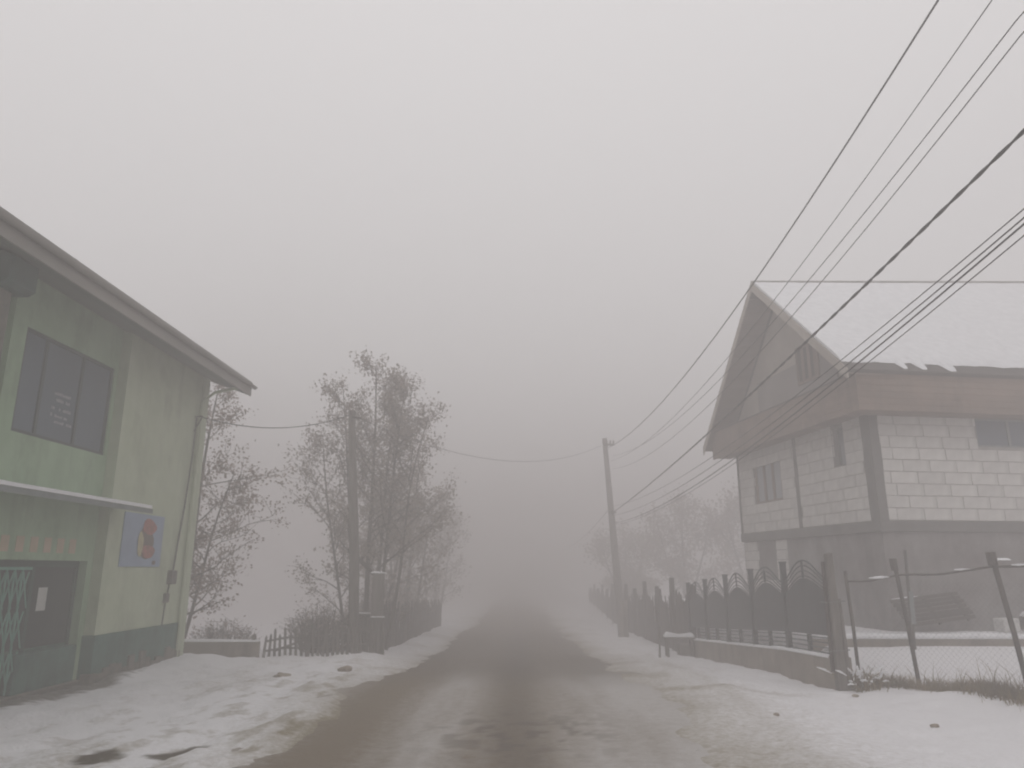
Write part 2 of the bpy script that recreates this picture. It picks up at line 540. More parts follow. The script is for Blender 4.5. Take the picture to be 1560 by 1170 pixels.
M_road = attr_mat('slushy_road', [(0.178, 0.143, 0.100), ('snowmix', (0.46, 0.445, 0.43), 1.1), ('dark', (0.105, 0.087, 0.068), 0.8)], 0.75, 0.6, 20, 7, 0.8)
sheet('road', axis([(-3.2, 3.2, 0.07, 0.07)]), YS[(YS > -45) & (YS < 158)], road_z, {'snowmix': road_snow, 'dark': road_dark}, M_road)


# ------------------------------------------------------------------ shop building on the left
shop = thing('shop_building', 'two storey pale green shop building with snowy canopy and long grey eave', 'building', (-6.9, 15.95, 0))


def sh(mb, name, m, parent=shop, **k):
    o = mb.build(name, m, None, **k)
    me = o.data
    me.transform(Matrix.Translation((6.9, -15.95, 0)))
    o.parent = parent
    return o


Z_EAVE, X_EAVE = 5.84, -6.02
RS = 0.36                                                     # roof slope


def roofz(x):
    return Z_EAVE + (X_EAVE - x) * RS


# far wall bay (proud), window bay, near bay
sh(MB().prism([(-12, -1.0), (-6.9, -1.0), (-6.9, roofz(-6.9) - 0.22), (-12, roofz(-12) - 0.22)], 'y', 12.6, 15.70), 'wall', 'pale_green')
b = MB()                                                       # window bay wall with openings, built round them
xw = -7.08
top = roofz(xw) - 0.22
WY0, WY1, WZ0, WZ1 = 10.11, 12.50, 3.67, 5.20
DY0, DY1, DZ1 = 9.0, 12.44, 1.92
b.box((-7.75, 9.80, WZ1), (xw, 12.597, top)).box((-7.75, 9.80, DZ1), (xw, 12.597, WZ0))
b.box((-7.75, 9.80, WZ0), (xw, WY0, WZ1)).box((-7.75, WY1, WZ0), (xw, 12.597, WZ1))
b.box((-7.75, DY1, -0.6), (xw, 12.597, DZ1))
sh(b, 'wall', 'green_wall')
sh(MB().box((-12, -4, DZ1), (-7.36, 9.797, roofz(-7.36) - 0.22)).box((-12, -4, -0.6), (-7.36, 9.0, DZ1)), 'wall', 'green_wall')
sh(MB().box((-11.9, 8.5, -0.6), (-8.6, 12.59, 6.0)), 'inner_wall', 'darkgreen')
sh(MB().box((-6.99, 15.703, -0.6), (-6.86, 15.95, roofz(-6.9) - 0.24)).box((-12, 15.703, -0.6), (-6.993, 15.95, roofz(-6.95) - 0.24)), 'corner_pilaster', 'pale_green', bevel=0.006)
# plinths
sh(MB().box((-7.1, 12.57, -0.6), (-6.865, 15.70, 0.74)), 'plinth', 'teal', bevel=0.008)
pl = MB()
for k in range(16):                                            # broken render at the foot of the plinth
    y0 = 12.5 + k * 0.2
    pl.box((-7.0, y0, -0.5), (-6.84 + random.uniform(0, 0.03), y0 + 0.197, random.uniform(0.12, 0.36)))
sh(pl, 'broken_plaster', 'rubble', bevel=0.01)
# first-floor window: frame, three panes, lettering stickers
fr = MB()
xf = -7.16
for z0, z1 in ((WZ0, WZ0 + 0.05), (WZ1 - 0.05, WZ1)):
    fr.box((xf, WY0, z0), (xf + 0.06, WY1, z1))
ym = [WY0, 10.66, 11.62, WY1]
for k, y in enumerate(ym):
    w = 0.03
    y0 = min(max(y - w, WY0), WY1 - 2 * w)
    fr.box((xf + 0.001, y0, WZ0 + 0.05), (xf + 0.055, y0 + 2 * w, WZ1 - 0.05))
win = sh(fr, 'window', 'win_frame')
for a, c in zip(ym[:-1], ym[1:]):
    sh(MB().box((xf + 0.015, a + 0.02, WZ0 + 0.03), (xf + 0.030, c - 0.02, WZ1 - 0.03)), 'pane', 'window', win)
ltr = MB()
for r, (z, w0, w1) in enumerate(((4.40, 11.02, 11.45), (4.30, 11.08, 11.40), (4.17, 10.98, 11.48), (4.06, 10.98, 11.44), (3.97, 11.10, 11.50))):
    y = w0
    while y < w1:
        dy = random.uniform(0.02, 0.05)
        if random.random() < 0.8:
            ltr.box((xf + 0.032, y, z), (xf + 0.036, y + dy, z + random.uniform(0.03, 0.055)))
        y += dy + 0.012
tag(sh(ltr, 'lettering', 'white_print', win), kind='stuff')
# shop front in its recess
xd = -7.27
dr = MB()
dr.box((xd, DY0, DZ1 - 0.10), (xd + 0.06, DY1, DZ1))
for y in (DY0, 10.2, 11.25, 12.36):
    dr.box((xd + 0.001, y, 0.10), (xd + 0.058, y + 0.08, DZ1 - 0.10))
door = sh(dr, 'shop_front', 'darkgreen')
for a, c in ((9.08, 10.2), (10.28, 11.25), (11.33, 12.36)):
    sh(MB().box((xd + 0.02, a, 0.66), (xd + 0.035, c, DZ1 - 0.10)), 'pane', 'dark_pane', door)
    sh(MB().box((xd + 0.015, a, 0.10), (xd + 0.045, c, 0.657)), 'panel', 'teal', door)
sh(MB().box((xd + 0.038, 11.50, 1.18), (xd + 0.042, 11.72, 1.52)), 'notice', 'paper', door)
sh(MB().box((-7.30, 10.95, -0.3), (-7.06, 12.43, 0.62)), 'teal_counter_wall', 'teal', bevel=0.01)
gt = MB()
xg = -7.10
for k in range(7):
    y = 9.85 + k * 0.17
    gt.tube([(xg, y, 0.10), (xg, y, 1.78)], 0.017, 5)
    for z in (0.15, 0.70, 1.25):
        gt.tube([(xg - 0.014, y, z), (xg - 0.014, y + 0.17, z + 0.5)], 0.013, 4)
        gt.tube([(xg + 0.014, y, z + 0.5), (xg + 0.014, y + 0.17, z)], 0.013, 4)
gt.box((xg - 0.02, 9.6, 1.78), (xg + 0.02, 11.05, 1.82))
sh(gt, 'folding_gate', 'metalgreen')
sh(MB().box((-7.6, 9.0, -0.5), (-7.0, 12.55, 0.08)), 'doorstep', 'rubble', bevel=0.015)
for k in range(7):
    y = 9.95 + k * 0.32
    sh(MB().box((xw - 0.01, y, 2.03), (xw + 0.006, y + 0.17, 2.25)), 'painted_stripe', 'peach')
# canopy with snow along its edge
sh(MB().hexa([(-7.19, 4, 2.86), (-6.35, 4, 2.72), (-6.35, 12.95, 2.72), (-7.19, 12.55, 2.86)],
             [(-7.19, 4, 2.93), (-6.35, 4, 2.80), (-6.35, 12.95, 2.80), (-7.19, 12.55, 2.93)]), 'canopy', 'tin')
cs = MB()
ys = np.linspace(4, 12.9, 60)
hh = 0.03 + 0.035 * fbm(ys * 2.1, ys * 0 + 3, 3)
v, f = [], []
for y, h in zip(ys, hh):
    v += [(-7.18, y, 2.932), (-6.34, y, 2.803), (-6.35, y, 2.803 + h), (-6.5, y, 2.83 + h), (-7.18, y, 2.94 + h)]
for i in range(len(ys) - 1):
    for k in range(5):
        f.append((i * 5 + k, i * 5 + (k + 1) % 5, i * 5 + 5 + (k + 1) % 5, i * 5 + 5 + k))
f += [(0, 1, 2, 3, 4), tuple((len(ys) - 1) * 5 + k for k in (4, 3, 2, 1, 0))]
can = [o for o in shop.children if o.name.startswith('canopy')][0]
sh(cs.add(v, f), 'snow_edge', 'snow', can)
# roof, fascia, gutter, soffit boards
ridge = -12.4
sh(MB().prism([(X_EAVE, Z_EAVE - 0.03), (X_EAVE, Z_EAVE + 0.05), (ridge, roofz(ridge) + 0.05), (-18.8, Z_EAVE + 0.05), (-18.8, Z_EAVE - 0.03), (ridge, roofz(ridge) - 0.05)], 'y', -4.5, 16.22), 'roof', 'fascia')
rf = [o for o in shop.children if o.name == 'roof'][0]
sh(MB().prism([(X_EAVE - 0.02, Z_EAVE + 0.052), (X_EAVE - 0.06, Z_EAVE + 0.09), (ridge, roofz(ridge) + 0.15), (ridge, roofz(ridge) + 0.052)], 'y', -4.5, 16.18), 'snow_cover', 'snow', rf)
sh(MB().box((X_EAVE - 0.03, -4.5, Z_EAVE - 0.27), (X_EAVE - 0.002, 16.20, Z_EAVE - 0.033)), 'fascia', 'fascia')
g = MB()
for x, r in ((X_EAVE + 0.05, 0.055),):
    pts = [(x + r * math.cos(a), Z_EAVE - 0.05 + r * math.sin(a)) for a in np.linspace(math.pi, 2 * math.pi, 7)]
    pts += [(x + (r - 0.01) * math.cos(a), Z_EAVE - 0.05 + (r - 0.01) * math.sin(a)) for a in np.linspace(2 * math.pi, math.pi, 7)]
    g.prism(pts, 'y', -4.4, 16.27)
sh(g, 'gutter', 'fascia')
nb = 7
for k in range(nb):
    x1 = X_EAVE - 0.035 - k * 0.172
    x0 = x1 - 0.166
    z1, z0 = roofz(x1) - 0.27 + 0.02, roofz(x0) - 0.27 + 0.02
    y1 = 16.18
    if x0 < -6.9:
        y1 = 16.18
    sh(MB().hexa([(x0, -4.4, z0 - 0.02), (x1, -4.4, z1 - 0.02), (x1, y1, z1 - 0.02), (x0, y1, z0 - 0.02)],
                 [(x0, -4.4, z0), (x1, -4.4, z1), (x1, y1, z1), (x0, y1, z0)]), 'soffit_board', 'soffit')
# verge board on the far gable
sh(MB().prism([(X_EAVE - 0.02, Z_EAVE - 0.26), (X_EAVE - 0.02, Z_EAVE - 0.035), (-12.3, roofz(-12.3) - 0.035), (-12.3, roofz(-12.3) - 0.26)], 'y', 16.185, 16.21), 'verge_board', 'fascia')
# green console under the eave
sh(MB().prism([(-7.3, 5.30), (-6.45, 5.26), (-6.36, 5.32), (-6.36, 5.66), (-7.3, 5.99)], 'y', 8.60, 9.13), 'eave_bracket', 'darkgreen', bevel=0.012)
sh(MB().box((-6.72, 8.72, -0.5), (-6.56, 8.98, 5.268)), 'porch_column', 'rubble', bevel=0.012)
# cable, bracket and boxes on the far bay
cb = MB().tube([(-6.86, 15.44, 4.93), (-6.862, 15.42, 4.0), (-6.86, 15.30, 3.0), (-6.862, 15.16, 2.2), (-6.862, 15.10, 1.76)], 0.016, 5)
cb.tube([(-6.88, 15.03, 1.50), (-6.87, 14.98, 1.33)], 0.012, 5).tube([(-6.87, 14.93, 1.16), (-6.87, 14.88, 0.72)], 0.012, 5)
sh(cb, 'wall_cable', 'cable')
sh(MB().tube([(-6.92, 15.44, 4.95), (-6.74, 15.44, 4.95)], 0.014, 5).tube([(-6.74, 15.44, 4.95), (-6.90, 15.44, 4.62)], 0.012, 5), 'cable_bracket', 'rust')
sh(MB().box((-6.92, 14.95, 1.50), (-6.80, 15.17, 1.76)), 'meter_box', 'greybox', bevel=0.01)
sh(MB().box((-6.92, 14.88, 1.16), (-6.83, 15.0, 1.33)), 'junction_box', 'greybox', bevel=0.01)
sh(MB().tube([(-6.84, 15.60, -0.3), (-6.84, 15.60, 5.3), (-6.60, 15.62, 5.52), (-6.1, 15.62, 5.62)], 0.035, 8), 'downpipe', 'pale_green')

# blue poster board screwed to the wall: a thing hung there
ban = thing('poster_board', 'pale blue poster board with a red and yellow figure beside canopy end', 'poster', (-6.9, 13.80, 2.30))
MB().box((0.002, -0.74, -0.47), (0.022, 0.74, 0.47)).build('board', 'blue_banner', ban, bevel=0.004)


def blob(pts, name, m, d):
    MB().prism([(p[0], p[1]) for p in pts], 'x', d, d + 0.003).build(name, m, ban)


def rnd(cx, cy, rx, ry, n=18, w=0.12, ph=0.0):
    return [(cx + rx * math.cos(a) * (1 + w * math.sin(3 * a + ph)), cy + ry * math.sin(a) * (1 + w * math.cos(2 * a + ph))) for a in np.linspace(0, 2 * math.pi, n, False)]


blob(rnd(0.10, -0.05, 0.27, 0.30, ph=1.0), 'brown_patch', 'brown_print', 0.0225)
blob(rnd(0.17, 0.25, 0.26, 0.14, ph=2.0), 'red_patch', 'red_print', 0.0265)
blob(rnd(0.20, -0.20, 0.24, 0.13, ph=0.3), 'red_patch', 'red_print', 0.0305)
blob(rnd(-0.12, -0.07, 0.10, 0.24, ph=0.8), 'yellow_patch', 'yellow_print', 0.0345)
blob([(0.42, -0.43), (0.54, -0.43), (0.54, -0.36), (0.42, -0.36)], 'small_mark', 'brown_print', 0.0225)

# ------------------------------------------------------------------ unfinished house on the right
TH = math.radians(9)
HO = (7.3, 15.2, 0)
house = thing('unfinished_house', 'unfinished aerated block house with steep snowy roof and brown boarded eaves', 'house', HO, TH)
LU, LV = 7.0, 6.25          # length to the right, depth along the road
ZS, ZT = 2.74, 5.02         # slab top, wall top


def hb(mb, name, m, parent=house, **k):
    return mb.build(name, m, parent, **k)


hb(MB().box((0.03, 0.03, -0.4), (LU, LV - 0.03, ZS - 0.22)), 'ground_floor_wall', 'render_grey')
hb(MB().box((-0.035, -0.035, ZS - 0.22), (LU + 0.02, LV + 0.02, ZS)), 'slab_band', 'concrete', bevel=0.012)
# mortar core round the window openings
FW = (2.46, 4.10, 4.30, 4.92)            # front window u0,u1,z0,z1
SW = (3.80, 5.30, 3.50, 4.56)            # side triple window v0,v1,z0,z1
SS = (0.95, 1.42, 4.00, 4.86)            # side slit
core = MB()
core.box((0.012, 0.012, ZS), (FW[0], 0.28, ZT)).box((FW[1], 0.012, ZS), (LU, 0.28, ZT)).box((FW[0], 0.012, ZS), (FW[1], 0.28, FW[2])).box((FW[0], 0.012, FW[3]), (FW[1], 0.28, ZT))
def side_core(segs):
    for v0, v1, z0, z1 in segs:
        core.box((0.012, v0, z0), (0.28, v1, z1))
side_core([(0.28, SS[0], ZS, ZT), (SS[0], SS[1], ZS, SS[2]), (SS[0], SS[1], SS[3], ZT), (SS[1], SW[0], ZS, ZT), (SW[0], SW[1], ZS, SW[2]), (SW[0], SW[1], SW[3], ZT), (SW[1], LV - 0.012, ZS, ZT)])
core.box((0.28, LV - 0.28, ZS), (LU, LV - 0.012, ZT)).box((LU - 0.25, 0.28, ZS), (LU, LV - 0.28, ZT))
hb(core, 'wall', 'mortar')
hb(MB().box((1.4, 1.9, ZS), (LU - 0.3, LV - 0.9, ZT)), 'inner_wall', 'concrete')
# blocks: shared mesh, scaled at the ends
BL, BH, BD, GAP = 0.60, 0.236, 0.06, 0.012
blk = MB().box((0, 0, 0), (1, BD, BH)).mesh('block', 'block', 0.0)


def block_variants(L):
    return MB().box((0, 0, 0), (L, BD, BH)).mesh('block', 'block', 0.006)


_bm = {}


def place_block(L, loc, rz):
    key = round(L, 2)
    if key < 0.07:
        return
    if key not in _bm:
        _bm[key] = block_variants(key)
    j = random.uniform(-0.004, 0.004)
    c, s = math.cos(rz), math.sin(rz)
    o = link('block', _bm[key], house, (loc[0] + s * j, loc[1] - c * j * 0, loc[2]), rz + random.uniform(-0.002, 0.002))


def course(a0, a1, z, shift, holes, put):
    """one course from a0 to a1, leaving the holes out"""
    spans = [(a0, a1)]
    for h0, h1, hz0, hz1 in holes:
        if hz0 - 0.12 < z + 0.118 < hz1 + 0.02:
            ns = []
            for s0, s1 in spans:
                if h0 > s0:
                    ns.append((s0, min(s1, h0)))
                if h1 < s1:
                    ns.append((max(s0, h1), s1))
            spans = [s for s in ns if s[1] - s[0] > 0.06]
    edges = []
    x = a0 + shift - BL
    while x < a1:
        edges.append(x)
        x += BL + GAP
    for s0, s1 in spans:
        for e in edges:
            p, q = max(e, s0), min(e + BL, s1)
            if q - p > 0.06:
                put(p, q - p)


rows = 9
for r in range(rows):
    z = ZS + 0.012 + r * (BH + GAP)
    sh_ = [0.15, 0.45, 0.30][r % 3] + random.uniform(-0.06, 0.06)
    course(0.19, LU, z, sh_, [FW], lambda p, L: place_block(L, (p, -0.004, z), 0))
    sh2 = [0.40, 0.10, 0.28][r % 3] + random.uniform(-0.06, 0.06)
    # side facade: block length runs along -v (rz = -90 deg)
    for a0, a1 in ((0.30, 2.97), (3.12, LV - 0.10)):
        course(a0, a1, z, sh2, [SW, SS], lambda p, L: place_block(L, (-0.004, p + L, z), -math.pi / 2))
for r in range(7):
    z = 0.78 + r * (BH + GAP)
    course(3.85, LV - 0.06, z, [0.35, 0.1][r % 2], [(4.42, 5.38, 1.55, 2.46)], lambda p, L: place_block(L, (0.024, p + L, z), -math.pi / 2))
# columns
def col_mb(u0, u1, v0, v1):
    mb = MB()
    n = 7
    v, f = [], []
    for i in range(n):
        z = ZS + (ZT - ZS) * i / (n - 1)
        j = lambda: random.uniform(-0.018, 0.018)
        v += [(u0, v0, z), (u1 + j(), v0, z), (u1, v1 + j(), z), (u0, v1 + j(), z)]
    for i in range(n - 1):
        for k in range(4):
            f.append((i * 4 + k, i * 4 + (k + 1) % 4, i * 4 + 4 + (k + 1) % 4, i * 4 + 4 + k))
    return mb.add(v, f + [(3, 2, 1, 0), tuple((n - 1) * 4 + k for k in range(4))])
hb(col_mb(-0.012, 0.18, -0.012, 0.29), 'column', 'concrete')
hb(MB().box((-0.012, 2.98, ZS), (0.15, 3.11, ZT)), 'column', 'concrete')
hb(MB().box((-0.012, LV - 0.09, ZS), (0.2, LV + 0.004, ZT)), 'column', 'concrete')
# windows
def win_front(u0, u1, z0, z1):
    mb = MB()
    y = 0.05
    mb.box((u0, y, z0), (u1, y + 0.06, z0 + 0.045)).box((u0, y, z1 - 0.045), (u1, y + 0.06, z1))
    for u in (u0, (u0 + u1) / 2 - 0.03, u1 - 0.06):
        mb.box((u, y + 0.001, z0 + 0.045), (u + 0.06, y + 0.059, z1 - 0.045))
    w = hb(mb, 'window', 'tin')
    for a, c in ((u0 + 0.06, (u0 + u1) / 2 - 0.03), ((u0 + u1) / 2 + 0.03, u1 - 0.06)):
        hb(MB().box((a, y + 0.02, z0 + 0.045), (c, y + 0.035, z1 - 0.045)), 'pane', 'window', w)
win_front(*FW)


def win_side(v0, v1, z0, z1, n, fm, deep=0.06, gm='window', w=0.07):
    mb = MB()
    x = deep
    mb.box((x, v0, z0), (x + 0.06, v1, z0 + 0.05)).box((x, v0, z1 - 0.05), (x + 0.06, v1, z1))
    for k in range(n + 1):
        v = v0 + (v1 - v0 - w) * k / n
        mb.box((x + 0.001, v, z0 + 0.05), (x + 0.059, v + w, z1 - 0.05))
    o = hb(mb, 'window', fm)
    for k in range(n):
        a = v0 + (v1 - v0 - w) * k / n + w
        c = v0 + (v1 - v0 - w) * (k + 1) / n
        hb(MB().box((x + 0.02, a, z0 + 0.05), (x + 0.035, c, z1 - 0.05)), 'pane', gm, o)
M['pale_pane'] = glass('pale_film_pane', (0.30, 0.32, 0.34), 0.5)
win_side(*SW, 3, 'brown_board', 0.05, 'pale_pane', 0.11)
win_side(*SS, 1, 'tin', 0.16, 'pale_pane', 0.05)
win_side(4.42, 5.38, 1.55, 2.46, 1, 'grey_wood', 0.05, 'pale_pane', 0.07)
# boxed eaves: soffit and fascia boards along the front and the road side
EV, EU = -0.55, -0.55
ZE = 4.90
for k in range(3):
    a = EV + 0.03 + k * 0.165
    hb(MB().box((EU + 0.03, a, ZE), (LU + 0.3, a + 0.159, ZE + 0.02)), 'soffit_board', 'brown_board')
    a = EU + 0.03 + k * 0.165
    hb(MB().box((a, 0.02, ZE + 0.022), (a + 0.159, LV + 0.35, ZE + 0.042)), 'soffit_board', 'brown_board')
for k in range(6):
    z = ZE - 0.01 + k * 0.1325
    hb(MB().box((EU - 0.004, EV, z), (LU + 0.3, EV + 0.026, z + 0.1285)), 'fascia_board', 'brown_board')
    if k < 6:
        hb(MB().box((EU, EV + 0.03, z), (EU + 0.026, LV + 0.38, z + 0.1285)), 'fascia_board', 'brown_board')
# pent cover above the road-side eave box
hb(MB().hexa([(EU - 0.02, EV, 5.655), (0.0, EV + 0.6, 5.655), (0.0, LV + 0.4, 5.655), (EU - 0.02, LV + 0.4, 5.655)],
             [(EU - 0.02, EV, 5.68), (0.0, EV + 0.6, 5.80), (0.0, LV + 0.4, 5.80), (EU - 0.02, LV + 0.4, 5.68)]), 'pent_cover', 'roof_edge')
# gable wall
AV, AZ = 3.12, 9.0
NV, NZ = -0.58, 5.70
FV, FZ = 6.85, 5.25
def near_z(v):
    return AZ + (NZ - AZ) * (AV - v) / (AV - NV)
def far_z(v):
    return AZ + (FZ - AZ) * (v - AV) / (FV - AV)
gw = [(0.05, ZT + 0.04), (LV, ZT + 0.04), (LV, far_z(LV) - 0.16), (AV, AZ - 0.22), (0.05, near_z(0.05) - 0.16)]
hb(MB().prism([(p[0], p[1]) for p in gw], 'x', 0.02, 0.2), 'gable_wall', 'gable')
hb(MB().prism(gw, 'x', LU - 0.2, LU - 0.02), 'gable_wall', 'gable')
hb(MB().prism([(0.9, 5.82), (4.66, 5.82), (4.66, 6.72), (2.4, 6.72), (0.9, 6.70)], 'x', -0.005, 0.018), 'board_panel', 'gable_dark')
vt = hb(MB().box((-0.03, 1.56, 6.15), (0.015, 1.64, 7.10)).box((-0.03, 2.46, 6.15), (0.015, 2.54, 7.10)).box((-0.03, 1.64, 7.02), (0.015, 2.46, 7.10)).box((-0.03, 1.64, 6.15), (0.015, 2.46, 6.22)), 'loft_hatch', 'brown_board')
for k in range(6):
    hb(MB().box((-0.022, 1.65 + k * 0.135, 6.225), (-0.006, 1.65 + k * 0.135 + 0.122, 7.015)), 'hatch_board', 'dark_wood' if k % 2 else 'brown_board', vt)
# roof: two boarded slopes, verge boards, snow
RU0, RU1 = -0.72, LU + 0.5
def slope(v0, z0, v1, z1, off0, off1, u0, u1):
    """slab between two offsets measured straight up"""
    mb = MB().prism([(v0, z0 + off0), (v1, z1 + off0), (v1, z1 + off1), (v0, z0 + off1)], 'x', u0, u1)
    mb.v = [(p[0], p[1], p[2] + rise(p[0], p[1])) for p in mb.v]
    return mb


def rise(u, v):
    """the ridge climbs a little towards the far end of the house"""
    t = (v - NV) / (AV - NV) if v < AV else (FV - v) / (FV - AV)
    return 0.058 * max(0.0, u - RU0) * min(1.0, max(0.0, t))
roof = hb(slope(NV, NZ, AV, AZ, -0.05, 0.03, RU0, RU1), 'roof', 'roof_edge')
roof2 = hb(slope(FV, FZ, AV, AZ, -0.05, 0.03, RU0, RU1), 'roof', 'roof_edge')
n = 15
for k in range(n):                                             # boarding seen from below, both slopes
    a, c = k / n + 0.002, (k + 1) / n - 0.002
    va, vc = FV + (AV - FV) * a, FV + (AV - FV) * c
    if k < n - 1:
        hb(slope(va, far_z(va), vc, far_z(vc), -0.085, -0.052, RU0 + 0.03, 0.018), 'roof_board', 'roof_under', roof2)
    va, vc = NV + (AV - NV) * a, NV + (AV - NV) * c
    if k < n - 1:
        hb(slope(va, near_z(va), vc, near_z(vc), -0.085, -0.052, RU0 + 0.03, 0.018), 'roof_board', 'roof_under', roof)
hb(slope(NV, NZ, AV - 0.01, AZ, -0.20, 0.032, RU0 - 0.027, RU0 - 0.002), 'verge_board', 'gable', roof)
hb(slope(FV, FZ, AV + 0.01, AZ, -0.20, 0.032, RU0 - 0.027, RU0 - 0.002), 'verge_board', 'gable', roof2)
hb(MB().tube([(RU0, AV, AZ + 0.05), (RU1, AV, AZ + 0.05 + rise(RU1, AV))], 0.05, 6), 'ridge_cap', 'fascia', roof)
# snow on the near slope, with a torn lower edge
us = np.linspace(RU0 + 0.02, RU1 - 0.02, 220)
v, f = [], []
for i, u in enumerate(us):
    e = 0.24 + 0.05 * (float(fbm(u * 3.0, 2.2, 3)) - 0.5) * 2
    for nc, nw in ((0.62, 0.10), (1.05, 0.13), (1.68, 0.15), (4.3, 0.2), (5.6, 0.12)):
        e -= 0.20 * max(0.0, 1 - (abs(u - nc) / nw) ** 4)
    v0 = NV + e
    for t in (0.0, 0.04, 0.3, 0.6, 0.97):
        vv = v0 + (AV - v0) * t
        th = 0.075 if t > 0 else 0.015
        th = th + 0.02 * (float(fbm(u * 1.2 + 5, vv * 1.2, 2)) - 0.5)
        v.append((u, vv, near_z(vv) + 0.033 + th + rise(u, vv)))
    for t in (0.97, 0.0):
        vv = v0 + (AV - v0) * t
        v.append((u, vv, near_z(vv) + 0.034 + rise(u, vv)))
for i in range(len(us) - 1):
    for k in range(7):
        f.append((i * 7 + k, i * 7 + (k + 1) % 7, i * 7 + 7 + (k + 1) % 7, i * 7 + 7 + k))
hb(MB().add(v, f + [tuple(range(7)), tuple((len(us) - 1) * 7 + k for k in range(6, -1, -1))]), 'snow_cover', 'snow', roof)
hb(slope(FV - 0.1, far_z(FV - 0.1), AV + 0.05, far_z(AV + 0.05), 0.034, 0.11, RU0 + 0.04, RU1 - 0.03), 'snow_cover', 'snow', roof2)

# ------------------------------------------------------------------ metal fence on its low wall
def fg(y):                       # how the wall top falls with the road
    return float(np.interp(y, [11.9, 14, 16, 18, 20, 22.2], [0.47, 0.38, 0.25, 0.12, -0.01, -0.15]))


FX = 4.86
mf = thing('metal_fence', 'dark arched metal fence panels on a low snow topped concrete wall', 'fence', (FX, 12.0, 0))
FY = [12.05, 14.06, 16.05, 18.04, 20.03, 22.02]
w = MB()
for a, c in zip(FY[:-1], FY[1:]):
    w.hexa([(-0.10, a - 12, -1.4), (0.12, a - 12, -1.4), (0.12, c - 12, -1.4), (-0.10, c - 12, -1.4)],
           [(-0.10, a - 12, fg(a)), (0.12, a - 12, fg(a)), (0.12, c - 12, fg(c)), (-0.10, c - 12, fg(c))])
w.box((-0.115, -0.20, -1), (0.125, 0.045, 0.50))
w.build('base_wall', 'wallconc', mf)
s = MB()
yy = np.linspace(11.85, 21.9, 80)
hh = 0.022 + 0.035 * fbm(yy * 1.7, yy * 0 + 8, 3)
v, f = [], []
for y, h in zip(yy, hh):
    b0 = (fg(y) if y > 12.05 else 0.50) + 0.002
    v += [(-0.115, y - 12, b0), (-0.10, y - 12, b0 + h), (0.08, y - 12, b0 + h * 1.1), (0.13, y - 12, b0)]
for i in range(len(yy) - 1):
    for k in range(4):
        f.append((i * 4 + k, i * 4 + (k + 1) % 4, i * 4 + 4 + (k + 1) % 4, i * 4 + 4 + k))
MB().add(v, f + [(0, 1, 2, 3), tuple((len(yy) - 1) * 4 + k for k in (3, 2, 1, 0))]).build('snow_cap', 'snow', mf, smooth=True)
post_me = MB().box((-0.045, -0.045, -0.1), (0.045, 0.045, 1.52)).box((-0.055, -0.055, 1.52), (0.055, 0.055, 1.545)).mesh('fence_post', 'fence_metal', 0.0)
for y in FY[1:]:
    link('fence_post', post_me, mf, (0.0, y - 12, fg(y)))
def arch(t, e, p):                # height of an ogee arch: ends e, peak p
    k = 1 - abs(2 * t - 1)
    return e + (p - e) * (math.sin(k * math.pi / 2) ** 1.25)
L = FY[1] - FY[0] - 0.12
N = 13
def sheet_panel():
    mb = MB()
    vs = []
    for i in range(N):
        t = i / (N - 1)
        y = 0.06 + L * t
        for x in (-0.006, 0.006):
            vs += [(x, y, 0.32), (x, y, arch(t, 0.98, 1.22))]
    fs = []
    for i in range(N - 1):
        a, c = i * 4, i * 4 + 4
        fs += [(a, c, c + 1, a + 1), (a + 2, a + 3, c + 3, c + 2), (a + 1, c + 1, c + 3, a + 3), (a, a + 2, c + 2, c)]
    fs += [(0, 1, 3, 2), ((N - 1) * 4, (N - 1) * 4 + 2, (N - 1) * 4 + 3, (N - 1) * 4 + 1)]
    return mb.add(vs, fs)
panel_me = sheet_panel().mesh('fence_panel', 'fence_sheet')
arch_me = []
for j in range(4):
    pts = [(0, 0.06 + L * i / 16, arch(i / 16, 1.01 + 0.055 * j, 1.26 + 0.085 * j)) for i in range(17)]
    arch_me.append(MB().tube(pts, 0.011 if j < 3 else 0.015, 5).mesh('arch_bar', 'fence_metal'))
rail_me = MB().box((-0.010, 0.06, 0), (0.010, 0.06 + L, 0.018)).mesh('rail', 'fence_metal')
up_me = MB().box((-0.025, -0.045, 0.03), (0.025, 0.045, 0.318)).mesh('upright', 'fence_metal')
spike_me = MB().box((-0.014, -0.014, 1.225), (0.014, 0.014, 1.51)).mesh('top_spike', 'fence_metal')
for a, c in zip(FY[:-1], FY[1:]):
    p = link('fence_panel', panel_me, mf, (0, a - 12, fg(a)))
    p.rotation_euler = (math.atan2(fg(c) - fg(a), c - a), 0, 0)
    for me in arch_me:
        link('arch_bar', me, p)
    for z in (0.05, 0.125, 0.20, 0.275):
        link('rail', rail_me, p, (0, 0, z))
    link('upright', up_me, p, (0, 0.06 + L / 2, 0))
    link('top_spike', spike_me, p, (0, 0.06 + L / 2, 0))

